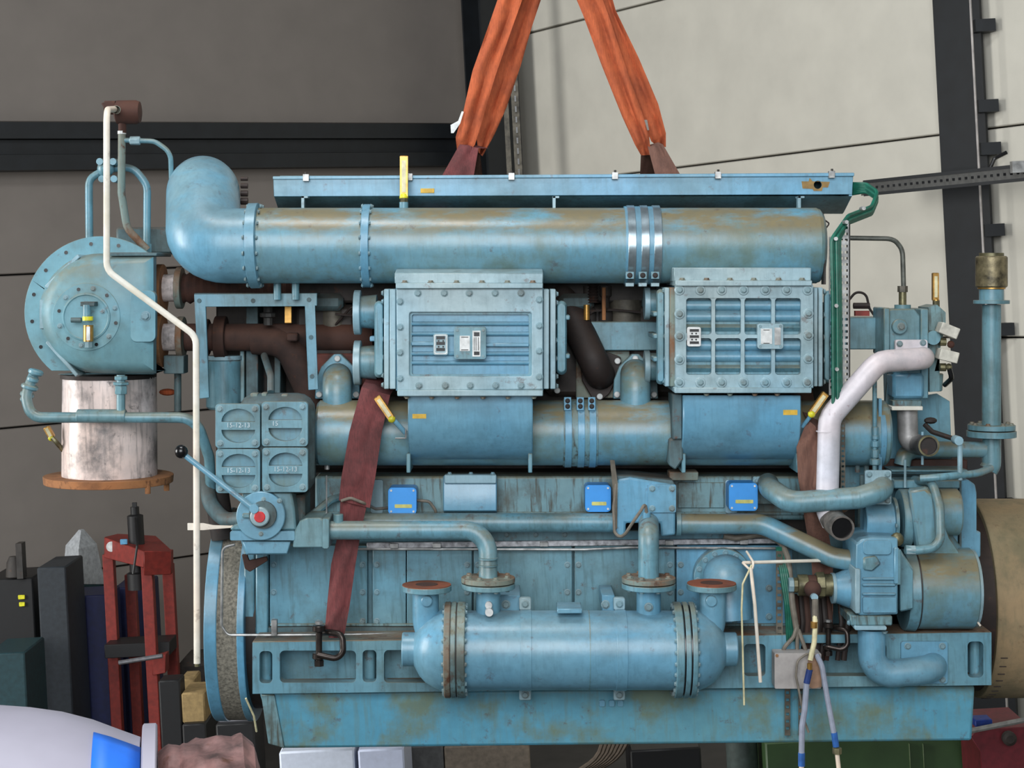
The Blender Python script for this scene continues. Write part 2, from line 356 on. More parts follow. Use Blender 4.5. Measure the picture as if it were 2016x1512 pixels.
# perforated upright beside the corner column
tr = thing('cable_ladder', G(1008, 300, 15.3), 'grey perforated cable tray standing upright by the corner column', 'cable tray')
for x0, x1 in ((987, 997), (1003, 1018)):
    m = M(); a = G(x0, 130, 15.3); b = G(x1, 130, 15.3); m.box((a.x, a.y, 1.0), (b.x, a.y + 0.02, 7.5)); obj('strip', m, PERFD, tr)
m = M()
for k in range(60):
    a = G(1011, 130, 15.27); z = 2.0 + k * 0.09; m.box((a.x - 0.007, a.y, z), (a.x + 0.007, a.y + 0.01, z + 0.05))
obj('slot', m, BLK, tr, kind='stuff')
# sloping cable tray in front of the right column
a = G(1700, 371, 11.9); b = G(2300, 311, 9.9); e = thing('cable_tray', (a + b) / 2, 'dark perforated cable tray crossing in front of the black column', 'cable tray')
m = M(); w = Vector((0, 0, 0.045))
m.rings([[p - w, p + w, p + w + Vector((0, 0.09, 0)), p - w + Vector((0, 0.09, 0))] for p in (a, b)]); obj('channel', m, plain('tarnished_zinc', (84, 84, 82), 0.5, 0.3), e)
for s in (1, -1):
    m = M(); o_ = Vector((0, -0.012, 0.043 * s)); m.rings([[p + o_ - Vector((0, 0, 0.01)), p + o_ + Vector((0, 0, 0.01)), p + o_ + Vector((0, 0.02, 0.01)), p + o_ + Vector((0, 0.02, -0.01))] for p in (a, b)]); obj('edge', m, DKS, e)
m = M()
for k in range(46):
    p = a.lerp(b, (k + .5) / 46); m.box(p + Vector((-0.012, -0.006, -0.008)), p + Vector((0.012, 0.0, 0.008)))
obj('slot', m, BLK, e, kind='stuff')
m = M(); m.tube([G(1948, 335, 11.0), G(1958, 312, 11.0), G(1982, 300, 11.0)], 0.012, 8, px=False); tag(obj('cable_end', m, BLK), 'short black cable end curling up from the sloping tray', 'cable')
m = M(); a = G(2003, 330, 10.7); m.box(a + Vector((-0.03, 0, -0.03)), a + Vector((0.1, 0.05, 0.04))); tag(obj('tray_clamp', m, PERF), 'small bright clamp at the right end of the sloping tray', 'clamp')

# ---------------------------------------------------------------- things on the floor behind the engine
def onfloor(x0, x1, ytop, D, dep, rot=0):
    a = G(x0, ytop, D); b = G(x1, ytop, D); return a, b, a.z
def bbox(name, x0, x1, ytop, D, dep, mat, label, cat, ybot=None, bev=0.01):
    a = G(x0, ytop, D); b = G(x1, ytop, D); z0 = 0 if ybot is None else G(x0, ybot, D).z
    m = M().box((a.x, a.y, z0), (b.x, a.y + dep, a.z)); o = obj(name, m, mat, bevel=bev); return tag(o, label, cat)
def bpart(name, x0, y0, x1, y1, D, dep, mat, parent):
    a = G(x0, y0, D); b = G(x1, y1, D); m = M().box((a.x, a.y, b.z), (b.x, a.y + dep, a.z)); return obj(name, m, mat, parent, 0.004)
PR = plain('red_orange_press_paint', (132, 42, 34), 0.5, 0, 0.12)
NAVY = plain('navy_blue_sheet', (20, 28, 72), 0.5)
SLT = plain('slate_grey_sheet', (44, 50, 56), 0.5)
TEAL = plain('teal_sheet', (30, 62, 68), 0.5)
GRYS = plain('pale_grey_sheet', (176, 180, 184), 0.6)
TAN = plain('tan_cardboard', (164, 138, 92), 0.8)
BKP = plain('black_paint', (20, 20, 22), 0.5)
# hydraulic press
D = 12.6; c = G(270, 1300, D); pr = thing('hydraulic_press', (c.x, c.y, 0), 'red shop press with four legs against the dark left wall', 'press')
def ln(p, q): return (Vector(p), Vector(q))
def leg(x, y0, y1, DD, w=0.075):
    a = G(x, y0, DD); b = G(x, y1, DD); m = M().box((a.x - w / 2, a.y - w / 2, max(0.0, b.z)), (a.x + w / 2, a.y + w / 2, a.z)); obj('leg', m, PR, pr, 0.004)
leg(214, 1090, 1560, 12.4); leg(290, 1110, 1560, 12.0); leg(331, 1110, 1560, 12.5); leg(257, 1130, 1560, 12.9)
a0 = G(205, 1062, 12.3); b0 = G(337, 1090, 12.0); m = M()
def quad(pts, dep, name, mat, par):
    m = M(); n = len(pts); vs = [Vector(p) for p in pts] + [Vector(p) + Vector((0, dep, 0)) for p in pts]
    m.add(vs, [tuple(reversed(range(n))), tuple(range(n, 2 * n))] + [(i, (i + 1) % n, (i + 1) % n + n, i + n) for i in range(n)]); return obj(name, m, mat, par, 0.004)
def flip(o): return o
quad([G(205, 1058, 12.2), G(205, 1098, 12.2), G(283, 1118, 11.9), G(283, 1085, 11.9)], 0.05, 'crossbeam', PR, pr)
quad([G(283, 1085, 11.9), G(283, 1133, 11.9), G(337, 1131, 12.0), G(337, 1085, 12.0)], 0.08, 'head_plate', PR, pr)
quad([G(205, 1058, 12.25), G(283, 1086, 11.95), G(337, 1085, 12.05), G(305, 1056, 12.5), G(230, 1052, 12.6)], 0.03, 'top_plate', PR, pr)
m = M(); a = G(266, 1015, 12.2); m.lathe((a.x, a.y, a.z - 0.2), (0, 0, 1), [(0, .055), (.2, .055), (.21, .03), (.26, .03)], 16); m.box(a + Vector((-.015, -.01, .03)), a + Vector((.015, .01, .09)))
obj('hydraulic_ram', m, BKP, pr)
m = M(); a = G(270, 1125, 12.15); m.lathe((a.x, a.y, a.z + .12), (0, 0, -1), [(0, .05), (.12, .05), (.13, .07), (.24, .07)], 16); obj('piston', m, BKP, pr)
m = M(); m.tube([G(266, 1020, 12.1), G(270, 1075, 11.85), G(262, 1130, 11.8)], 0.008, 8, px=False); obj('hose', m, BKP, pr)
a = G(218, 1077, 12.12); m = M().lathe(a + Vector((0, 0.02, 0)), (0.18, -1, 0), [(0, .035), (.004, .035)], 20); obj('round_sticker', m, WHT, pr, label='white round sticker')
bpart('blue_sticker', 236, 1062, 251, 1072, 12.02, 0.01, plain('sky_blue_sticker', (96, 160, 200), .5), pr)
quad([G(300, 1296, 11.9), G(300, 1330, 11.9), G(326, 1325, 11.9), G(326, 1288, 11.9)], 0.12, 'side_plate', PR, pr)
m = M(); m.tube([G(234, 1305, 11.7), G(320, 1291, 11.7)], 0.015, 10, px=False); obj('handle_bar', m, plain('worn_bar', (120, 120, 124), .4, .4), pr)
bpart('press_bed', 205, 1270, 335, 1290, 12.2, 0.25, BKP, pr)
# cabinets and covered machines left of the press
bbox('blue_cabinet', 131, 212, 1175, 12.85, 0.4, NAVY, 'tall navy blue cabinet left of the red press', 'cabinet')
bbox('blue_cabinet', 222, 286, 1158, 13.4, 0.5, NAVY, 'navy blue cabinet seen between the legs of the red press', 'cabinet')
bbox('slate_cabinet', 72, 129, 1118, 12.3, 0.5, SLT, 'slate grey cabinet with pale top edge, left of the navy cabinet', 'cabinet')
bbox('teal_cabinet', -30, 48, 1288, 11.6, 0.5, TEAL, 'low teal cabinet at the far left under dark tools', 'cabinet')
bbox('dark_machine', -30, 64, 1142, 12.6, 0.5, BKP, 'black machine with yellow and black warning mark at far left', 'machine')
e = bpy.data.objects['dark_machine']; WL[e.name] = e.location.copy()
bpart('warning_mark', 35, 1172, 49, 1180, 12.58, 0.01, LEM, e); bpart('warning_mark', 37, 1186, 49, 1194, 12.58, 0.01, LEM, e)
m = M(); a = G(20, 1125, 12.5); m.lathe((a.x, a.y + .1, a.z - .05), (0, 0, 1), [(0, .06), (.1, .05), (.14, .03)], 12); m.box(G(30, 1070, 12.5) - Vector((0, 0, .25)), G(42, 1070, 12.5) + Vector((0, .1, 0)))
obj('tool_head', m, GUTS, e)
# grey cover with a folded crest on its green carton
co = thing('cover_box', (G(165, 1170, 13.9).x, G(165, 1170, 13.9).y, 0), 'pale grey peaked cover on a teal carton behind the navy cabinet', 'cover')
m = M(); A = G(122, 1150, 13.7); B = G(157, 1150, 13.35); Cc = G(207, 1150, 13.7); T0 = G(157, 1045, 13.55)
pts = [A, B, Cc, Cc + Vector((-.15, .2, 0)), A + Vector((.1, .2, 0))]; lo = [p.copy() for p in pts]
mid = [T0 + (p - T0) * .72 + Vector((0, 0, 0.0)) for p in lo]; mid = [Vector((p.x, p.y, T0.z - 0.12)) for p in mid]
top = [Vector((T0.x + (p.x - T0.x) * .12, T0.y + (p.y - T0.y) * .12 + .05, T0.z)) for p in lo]
m.rings([lo, mid, top]); obj('peaked_cover', m, GRYS, co, smooth=20)
m = M(); m.rings([[Vector((p.x, p.y, 0)) for p in lo], [p - Vector((0, 0, .003)) for p in lo]]); obj('carton', m, TEAL, co)
# small dark things right of the press
bbox('black_canister', 311, 354, 1340, 10.9, 0.16, BKP, 'black canister standing right of the press legs', 'canister')
bbox('tan_carton', 356, 402, 1365, 10.9, 0.3, TAN, 'tan cardboard carton behind the black canister', 'carton', 1425)
bbox('tan_carton', 352, 382, 1338, 11.4, 0.25, TAN, 'small tan carton higher up behind the larger carton', 'carton')
bbox('dark_crate', 358, 405, 1426, 10.85, 0.36, BKP, 'black crate carrying the tan carton beside the canister', 'crate')
bbox('dark_crate', 424, 500, 1426, 9.85, 0.36, BKP, 'black crate carrying the pale carton under the drum guard', 'crate')
bbox('scrap_heap', 346, 420, 1300, 12.9, 0.4, GUTS, 'low dark heap of machine parts behind the tan cartons', 'machine parts', bev=0.05)
bbox('white_carton', 428, 498, 1390, 9.9, 0.3, plain('pale_carton', (150, 150, 158), .7), 'pale grey carton under the woven guard drum', 'carton', 1425)
# things under the engine
bbox('white_box', 549, 697, 1481, 9.5, 0.6, plain('cool_white_box', (226, 234, 250), .5, 0, .03), 'larger of two white boxes under the left of the engine', 'box')
bbox('white_box', 704, 795, 1477, 9.5, 0.6, plain('cool_white_box', (214, 222, 246), .5, 0, .03), 'smaller white box, right of the larger white box', 'box')
bbox('grey_crate', 797, 872, 1470, 10.2, 0.6, plain('dark_crate', (104, 104, 104), .7), 'dark grey crate right of the white boxes', 'crate')
bbox('wooden_crate', 874, 1042, 1470, 10.2, 0.6, plain('dull_plywood', (150, 136, 120), .7), 'dull brown wooden crate under the middle of the engine', 'crate')
m = M()
for k in range(7):
    a = G(1190 + k * 9, 1440, 9.8 + .05 * k); b = G(1180 + k * 7, 1490, 9.8 + .05 * k); c = G(1120 + k * 5, 1530, 9.8 + .05 * k); m.tube([a, b, c], 0.012, 6, px=False, bend=20)
tag(obj('cable_coil', m, plain('beige_hose', (112, 98, 84), .6)), 'coil of beige cables under the engine right of the wooden crate', 'cable coil')
m = M(); a = G(1460, 1470, 9.6); m.lathe((a.x, a.y, 0), (0, 0, 1), [(0, .085), (a.z + .3, .085)], 20); tag(obj('grey_pipe_stand', m, plain('grey_green_pipe', (72, 84, 80), .6)), 'upright grey pipe left of the green container', 'pipe')
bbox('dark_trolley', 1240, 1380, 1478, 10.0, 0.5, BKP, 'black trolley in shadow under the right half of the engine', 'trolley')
gc = bbox('green_container', 1506, 1912, 1462, 9.4, 0.7, plain('olive_green_sheet', (60, 88, 50), .5, 0, .1, 6), 'olive green container under the right end of the engine', 'container')
WL[gc.name] = gc.location.copy()
for x in (1790, 1817): bpart('rib', x, 1465, x + 6, 1560, 9.38, 0.02, plain('green_rib', (96, 116, 78), .5), gc)
rm = thing('red_machine', (G(1970, 1480, 9.0).x, G(1970, 1480, 9.0).y, 0), 'dark red machine casing at the bottom right corner', 'machine')
m = M(); pts = [G(1910, 1450, 8.9), G(1925, 1436, 8.9), G(2030, 1430, 8.9), G(2030, 1560, 8.9), G(1935, 1560, 8.9), G(1930, 1480, 8.9)]
quad(pts, 0.4, 'casing', plain('dark_red_paint', (116, 34, 44), .5, 0, .12), rm)
m = M(); m.tube([G(1905, 1440, 8.85), G(2030, 1415, 8.85)], 0.014, 8, px=False); obj('rail', m, plain('pale_rail', (150, 150, 146), .5), rm)
bpart('blue_panel', 1920, 1418, 1955, 1437, 8.95, 0.1, plain('deep_blue_panel', (20, 60, 150), .5), rm)
m = M(); m.lathe(G(1985, 1452, 8.85), (0, -1, 0), [(0, .035), (.03, .035), (.04, .02)], 16); obj('hub', m, GUTS, rm)
# foreground: white painted duct end with blue tape and the rough casting beyond it
fd = -3.4
fg = thing('white_duct', P(250, 1600, fd), 'white round duct with blue tape in the near left corner', 'duct')
k = sc(fd); o_ = P(-120, 1780, fd); WPF = plain('near_white_gelcoat', (172, 168, 182), .5, 0, .03, 6)
X = lambda x: (x + 120) * k
m = M().lathe(o_, (1, 0, 0), [(X(x), r * k) for x, r in ((-300, 400), (-60, 398), (0, 393), (60, 386), (120, 375), (180, 357), (240, 332), (275, 318))], 64); obj('shell', m, WPF, fg)
m = M().lathe(o_, (1, 0, 0), [(X(279), 340 * k), (X(282), 344 * k), (X(305), 344 * k), (X(308), 340 * k)], 64); obj('flange', m, WPF, fg)
m = M(); n = 14; rs = []
for x, r in ((188, 357), (220, 346), (250, 333), (277, 321)):
    rs.append([o_ + Vector((X(x), -math.sin(math.radians(a)) * (r + 1.2) * k, math.cos(math.radians(a)) * (r + 1.2) * k)) for a in [8 + j * 5 for j in range(n)]])
vs = [v for q in rs for v in q]; m.add(vs, [(i * n + j, i * n + j + 1, (i + 1) * n + j + 1, (i + 1) * n + j) for i in range(3) for j in range(n - 1)])
t = obj('blue_tape', m, plain('vivid_blue_tape', (40, 122, 240), .5, 0, .03), fg); md = t.modifiers.new('s', 'SOLIDIFY'); md.thickness = 0.002
m = M(); r_ = [(X(310), 285), (X(330), 300), (X(352), 296), (X(360), 302), (X(385), 310), (X(400), 306), (X(425), 312), (X(455), 308), (X(475), 312), (X(498), 292), (X(510), 250), (X(520), 120)]
rf = []
for (a0_, b0_), (a1_, b1_) in zip(r_[:-1], r_[1:]):
    for q_ in range(3): rf.append((a0_ + (a1_ - a0_) * q_ / 3, (b0_ + (b1_ - b0_) * q_ / 3) * k))
rf.append((r_[-1][0], r_[-1][1] * k)); m.lathe(o_, (1, 0, 0), rf, 160)
from mathutils import noise as MN
for v in m.v:
    dv = (v - Vector((v.x, o_.y, o_.z))).normalized(); v += dv * (0.014 * MN.noise(v * 14) + 0.006 * MN.noise(v * 40))
obj('rough_casting', m, paint('pinkish_brown_casting', (150, 112, 108), grime=(70, 52, 50), g=1.0, rust=0.5, rough=.5, streak=0), fg, label='pinkish brown rough casting')
fg.rotation_euler.z = 0.19
# ---------------------------------------------------------------- the engine
E = thing('marine_diesel_engine', P(1200, 1465, 0.7), 'large blue marine diesel engine hanging in orange slings', 'engine')
# block core (behind everything)
m = M().pb(560, 930, 1735, 1250, 0.5, 1.3); m.pb(600, 596, 1640, 930, 0.66, 1.3); m.pb(500, 470, 1600, 596, 0.55, 1.1)
m.pb(425, 590, 600, 960, 0.85, 1.3)
blk = obj('engine_block', m, GUTS, E, 0.01)
# cylinder heads seen as dark shapes behind the coolers
for i in range(6):
    x = 640 + i * 165
    h = obj('cylinder_head', M().pb(x - 60, 600, x + 60, 780, 0.56, 0.8), GUTS, E, 0.02)
    obj('rocker_cover', M().pb(x - 35, 578, x + 35, 612, 0.5, 0.7), BK, h, 0.02)
# lower sump
sm = obj('sump', M().plate([(510, 1364), (1920, 1350), (1914, 1459), (560, 1474), (541, 1466)], [], 0.2, 1.25), BT, E, 0.012, seg=2)
obj('end_strip', M().plate([(514, 1368), (540, 1368), (560, 1474), (528, 1464)], [], 0.185, 0.2), BS, sm, 0.003)
for x in (1186, 1205, 1222): obj('casting_lug', M().plate(rr(x - 6, 1379, x + 5, 1391, 3), [], 0.188, 0.2), BC, sm, 0.003)
# bed rail with its windows
wins = [rr(511, 1282, 536, 1345, 8), rr(551, 1281, 701, 1344, 9), rr(714, 1280, 741, 1343, 8), rr(756, 1280, 905, 1344, 9), rr(1465, 1268, 1507, 1331, 8), rr(1577, 1266, 1745, 1331, 9), rr(1905, 1263, 1936, 1334, 9)]
rl = obj('bed_rail', M().plate([(497, 1265), (1952, 1245), (1952, 1349), (497, 1366)], wins, 0.13, 0.19), BL, E, 0.004, seg=2)
obj('top_ledge', M().plate([(497, 1263), (1952, 1244), (1952, 1250), (497, 1270)], [], 0.135, 0.32), RB, rl, 0.003)
obj('rail_back', M().plate([(497, 1265), (1952, 1246), (1952, 1349), (497, 1366)], [], 0.26, 0.4), BL, rl)
obj('end_web', M().plate([(497, 1265), (505, 1265), (505, 1366), (497, 1366)], [], 0.19, 0.4), BL, rl)
obj('end_web', M().plate([(1946, 1245), (1952, 1245), (1952, 1349), (1946, 1349)], [], 0.19, 0.4), BL, rl)
obj('inner_ledge', M().plate([(497, 1345), (1952, 1331), (1952, 1340), (497, 1356)], [], 0.19, 0.27), RB, rl)
for x, y0, y1 in ((523, 1268, 1362), (727, 1266, 1360), (1920, 1250, 1345)): obj('round_post', M().zc(x, y0, y1, 0.225, 12, 16), BL, rl)
cp = obj('cover_plate', M().plate(rr(1774, 1263, 1866, 1346, 5), [], 0.115, 0.13), BC, E, 0.003)
bolts(cp, [(1787, 1272), (1855, 1272), (1855, 1338), (1787, 1338)], 0.115, 7)
# crankcase side and door row
obj('crankcase_side', M().pb(480, 1050, 1900, 1262, 0.42, 0.6), BL, E, 0.006)
for x0, x1 in ((480, 501), (503, 528)): obj('end_post', M().pb(x0, 1072, x1, 1262, 0.34 if x0 > 490 else 0.38, 0.45), BL, E, 0.006)
dr = [(531, 723), (734, 799), (801, 929), (933, 1126), (1131, 1328), (1332, 1560)]
for i, (a, b) in enumerate(dr):
    q = obj('crankcase_door', M().plate(rr(a, 1074, b, 1233, 3, 2), [], 0.36, 0.42), BL if i != 5 else BC, E, 0.004)
    xs = [a + 8 if i not in (2,) else None, b - 9 if i not in (1,) else None]
    for x in xs:
        if x: bolts(q, [(x, 1112), (x, 1166), (x, 1223)], 0.36, 6.5)
    if b - a > 150: bolt(q, (a + b) / 2, 1225, 0.36, 5.5)
obj('door_ledge', M().pb(502, 1234, 1900, 1248, 0.35, 0.45), BK, E, 0.004)
obj('door_lower_rail', M().pb(531, 1228, 1560, 1233, 0.345, 0.36), BS, E, 0.002)
tp = obj('top_row', M().pb(700, 1044, 1560, 1066, 0.38, 0.45), BL, E, 0.004)
bolts(tp, [(x, 1052) for x in (998, 1055, 1112, 1397, 1458)], 0.38, 6)
# white conduit strip and thin pipe above the doors
tray = obj('cable_strip', M().plate([(722, 1069), (1545, 1060), (1545, 1070), (722, 1080)], [], 0.33, 0.35), plain('flaking_white_strip', (196, 196, 200), .5, .2, .3, 40), E, 0.002, label='flaking white cable strip')
for x in (776, 860, 1071, 1318, 1465): obj('clip', M().pb(x - 8, 1071 - (x - 722) * .011, x + 8, 1080 - (x - 722) * .011, 0.315, 0.34), PERF, tray, 0.001)
obj('thin_pipe', M().tube([(700, 1081, .33), (1150, 1082, .33), (1240, 1078, .33), (1622, 1080, .33)], 2.6, 8), PERF, E, label='thin bare metal pipe')
obj('thin_pipe', M().tube([(462, 1072, .18), (438, 1078, .18), (436, 1232, .18), (448, 1250, .18), (545, 1250, .2), (800, 1248, .28)], 2.8, 8, 5), PERF, E, label='thin bare metal pipe')
obj('pipe_clip', M().pb(534, 1221, 545, 1252, 0.17, 0.2), PERF, E, 0.001)
# camshaft gallery
gl = obj('camshaft_gallery', M().pb(620, 938, 1600, 1024, 0.36, 0.6), BS, E, 0.01, seg=2)
obj('gallery_ledge', M().pb(620, 1008, 1600, 1014, 0.35, 0.37), BS, gl, 0.002)
obj('gallery_top', M().pb(620, 906, 1640, 916, 0.38, 0.66), BK, gl, 0.003)
for x0, x1 in ((660, 800), (830, 1040), (1062, 1200), (1350, 1540)): obj('deck_plate', M().pb(x0, 908, x1, 914, 0.30, 0.4), plain('pale_dirty_plate', (136, 140, 134), .6, .1, .25, 12), gl, 0.002)
rp = obj('raised_cover', M().xprof([(0.27, 953), (0.27, 1006), (0.36, 1012), (0.36, 936), (0.29, 936)], 873, 978, 0.3), BC, E, 0.004)
obj('lip', M().pb(875, 935, 977, 952, 0.255, 0.3), BP, rp, 0.003)
bolts(rp, [(885, 933), (927, 933), (970, 933)], 0.29, 5, 'U')
for x in (742, 1440): obj('small_plate', M().plate(rr(x - 12, 945, x + 12, 1010, 4), [], 0.345, 0.36), BP, gl, 0.002)
obj('narrow_cover', M().pb(1318, 929, 1375, 946, 0.27, 0.38), RB, E, 0.003)
obj('panel', M().pb(1335, 950, 1426, 1000, 0.35, 0.37), BS, gl, 0.002)
for x0, y0, x1, y1 in ((764, 960, 820, 1013), (1152, 955, 1203, 1008), (1435, 951, 1492, 1006)):
    b = obj('junction_box', M().plate(rr(x0, y0, x1, y1, 8), [], 0.24, 0.35), JB, E, 0.005, 'bright blue square junction box', seg=2)
    obj('label', M().plate(rr(x0 + 13, y0 + 33, x1 - 9, y0 + 40, 1, 1), [], 0.238, 0.24), YLT, b)
    for cx, cy in ((x0 + 6, y0 + 6), (x1 - 6, y0 + 6), (x0 + 6, y1 - 6), (x1 - 6, y1 - 6)): obj('screw', M().yc(cx, cy, 0.236, 0.24, 2.2, 8), WHT, b)
obj('cable', M().tube([(820, 985, .3), (845, 987, .3), (858, 1005, .3), (858, 1020, .34)], 3, 8, 4), CAB, E)
obj('cable', M().tube([(764, 1000, .28), (740, 1002, .2), (715, 990, .09), (690, 980, .08), (672, 986, .09)], 3, 8, 4), CAB, E)
# thermostat housing in the middle
th = obj('thermostat_housing', M().plate([(1216, 944), (1240, 940), (1330, 955), (1330, 1053), (1302, 1057), (1300, 1030), (1232, 1030), (1232, 1050), (1220, 1058), (1208, 1050)], [], 0.16, 0.4), BC, E, 0.008, seg=2)
obj('brown_top', M().plate([(1214, 937), (1240, 937), (1325, 946), (1330, 956), (1216, 950)], [], 0.17, 0.4), BK, th, 0.003)
cv = obj('square_cover', M().plate(rr(1276, 954, 1331, 1009, 3), [], 0.145, 0.16), BC, th, 0.003)
bolts(th, [(1284, 962), (1323, 962), (1284, 1001), (1323, 1001)], 0.145, 6.5)
obj('outlet_flange', M().xc(1330, 1340, 1031, .22, 25, 24), BL, th, 0.002)
obj('sensor_boss', M().zc(1273, 1008, 1030, 0.1, 8, 12, ch=.002), BC, th)
obj('sensor_lead', M().tube([(1273, 1010, .09), (1270, 990, .08), (1262, 1005, .07), (1248, 1025, .07), (1232, 1050, .1), (1222, 1058, .12), (1210, 1050, .14), (1208, 1000, .15), (1212, 950, .15), (1205, 915, .2)], 3.2, 8, 6), CAB, E)
obj('hanging_strip', M().plate([(1201, 906), (1210, 906), (1216, 950), (1215, 1040), (1207, 1050), (1206, 960)], [], 0.145, 0.155), PERFD, E, 0.001)
# water pipes
obj('water_pipe', M().tube([(690, 1029, .24), (1206, 1029, .24)], 19, 24), BL, E)
obj('water_pipe', M().tube([(1338, 1031, .22), (1500, 1031, .22), (1640, 1098, .12), (1688, 1105, .1)], 20, 24, 3.2), BD, E)
wp = obj('water_pipe', M().tube([(640, 1044, .04), (961, 1044, .04), (961, 1140, .0)], 18.5, 24, 2.9), BL, E)
obj('weld_ring', M().zc(961, 1098, 1101, .0, 19.3, 24), BL, wp); obj('weld_ring', M().zc(961, 1112, 1114, 0, 19.3, 24), BL, wp)
obj('stub', M().zc(666, 1012, 1030, .04, 10, 14, ch=.002), BL, wp)
wq = obj('water_pipe', M().tube([(1277, 1030, .16), (1277, 1050, .0), (1277, 1146, .0)], 20, 24, 1.2), BL, E)
obj('weld_ring', M().zc(1277, 1098, 1100, .0, 20.8, 24), BL, wq)
# oil cooler
oc = obj('oil_cooler', M().xc(915, 1328, 1280, 0.0, 77, 64), BC, E, label='horizontal blue cylinder with flanged ends')
for x0, x1 in ((1024, 1046), (1211, 1232)): obj('band', M().xc(x0, x1, 1280, 0, 78.5, 64), BC, oc, 0.001)
obj('weld_seam', M().xc(1158, 1160, 1280, 0, 77.5, 64), BL, oc)
for x0, x1, mt in ((876, 888, RB), (889, 899, BS), (901, 917, BS), (1325, 1340, BL), (1343, 1353, BL), (1356, 1366, BL)):
    obj('flange_ring', M().xc(x0, x1, 1279, 0, 93, 64, ch=.003), mt, oc)
obj('gasket', M().xc(886, 903, 1279, 0, 91, 48), BLKI, oc); obj('gasket', M().xc(1338, 1358, 1279, 0, 91, 48), BLK, oc)
for k in range(24):
    a = math.radians(k * 15 + 7); dy = 86 * math.cos(a); dz = 86 * math.sin(a) * sc(0)
    if dz > 0.06: continue
    for x, ax in ((876, 'L'), (917, 'R'), (1325, 'L'), (1366, 'R')):
        bolt(oc, x, 1279 + dy * (1 + dz * 0 / 7), 0, 5.5, ax).location += Vector((0, dz, 0))
K0 = sc(0)
for sgn, x0, nm in ((-1, 876, 0), (1, 1366, 1)):
    o_ = P(x0, 1279, 0); pr_ = [(0, 80), (6, 79), (22, 73), (38, 63), (50, 50), (58, 36), (62, 30)]
    eb = obj('end_bell', M().lathe(o_, (sgn, 0, 0), [(t * K0, r * K0) for t, r in pr_], 48), BC, oc)
    xs = x0 + sgn * 46
    obj('drain_boss', M().xc(x0 + sgn * 55, x0 + sgn * 84, 1278, 0, 33, 32, ch=.004), BC, oc)
    nx = 838 if sgn < 0 else 1403
    obj('neck', M().tube([(nx + (-sgn) * 12, 1262, 0), (nx, 1225, 0), (nx, 1160, 0)], 26, 28, 2.5), BC, oc)
    obj('plug', M().yc(nx + (2 if sgn < 0 else -2), 1184, -.066, -.03, 11, 20, ch=.003), BC, oc)
    obj('neck_flange', M().zc(nx + (-2 if sgn > 0 else 2), 1152 + (-3 if sgn > 0 else 0), 1163 + (-3 if sgn > 0 else 0), 0, 49, 48, ch=.002), BL, oc)
    obj('flange_face', M().zc(nx + (-2 if sgn > 0 else 2), 1150.5 - (3 if sgn > 0 else 0), 1152 - (3 if sgn > 0 else 0), 0, 48, 48), FACE, oc, label='rusty open flange face')
    obj('dark_bore', M().zc(nx + (-2 if sgn > 0 else 2), 1149.8 - (3 if sgn > 0 else 0), 1150.6 - (3 if sgn > 0 else 0), 0, 22, 32), EXH, oc)
    obj('eye_boss', M().yc(x0 + sgn * 13, 1299, -.135, -.08, 12, 20, ch=.003), BC, oc)
    bolt(oc, x0 + sgn * 13, 1299, -.137, 8)
for nx, y in ((961, 1136), (1277, 1136)):
    obj('lower_neck', M().zc(nx, 1158, 1212, 0, 24, 28), BC, oc)
    obj('lower_flange', M().zc(nx, y + 12, y + 22, 0, 53, 48, ch=.002), BL, oc)
    obj('upper_flange', M().zc(nx, y, y + 10, 0, 53, 48, ch=.002), RB, oc, label='rusty upper flange')
    for k in range(8):
        a = math.radians(22.5 + 45 * k); bx = nx + 41 * math.cos(a); dz = 41 * math.sin(a) * K0
        b = bolt(oc, bx, y, 0, 7, 'U', RB); b.location += Vector((0, dz, 0)); b = bolt(oc, bx, y + 22, 0, 6.5, 'D'); b.location += Vector((0, dz, 0))
bolt(oc, 1277, 1195, -.05, 9); obj('white_plug', M().yc(962, 1192, -.07, -.04, 7, 14), WHT, oc); obj('white_plug', M().yc(963, 1206, -.09, -.05, 8, 14), WHT, oc)
obj('bare_patch', M().plate([(1, 1), (1, 1), (1, 1)], [], 0, 0.01) if False else M().xc(925, 926, 1280, 0, 77.2, 32), BC, oc)
obj('top_lug', M().pb(1097, 1199, 1146, 1208, -.1, 0.05), BC, oc, 0.003)
for x0, x1 in ((1022, 1046), (1208, 1231)):
    for y0, y1 in ((1177, 1201), (1356, 1379)):
        l_ = obj('clamp_lug', M().plate(rr(x0, y0, x1, y1, 2, 1), [], .05, .08), BP, oc, 0.003); bolt(oc, (x0 + x1) / 2, (y0 + y1) / 2, .05, 8)
    obj('support_plate', M().pb(x0 - 38 + (15 if x0 > 1100 else 0), 1172, x0 + 2, 1204, .1, .34), BC, oc, 0.003)
    bolt(oc, x0 - 26 + (10 if x0 > 1100 else 0), 1190, .1, 9)
# large elbow behind the right neck
el = obj('drain_elbow', M().tube([(1428, 1136, .36), (1430, 1136, .16), (1437, 1220, .14)], 44, 32, 1.3), BC, E)
rg = obj('elbow_flange', M().yc(1424, 1138, .3, .36, 58, 40, ch=.003), BL, E); bolts(rg, [(1424 + 50 * math.cos(math.radians(a)), 1138 + 50 * math.sin(math.radians(a))) for a in (175, 200, 225, 250, 275, 300, 325)], .3, 6)
obj('elbow_box', M().pb(1445, 1120, 1482, 1206, .22, .36), BC, E, 0.006)
bolts(E, [(1514, 1158), (1514, 1214)], .355, 7)
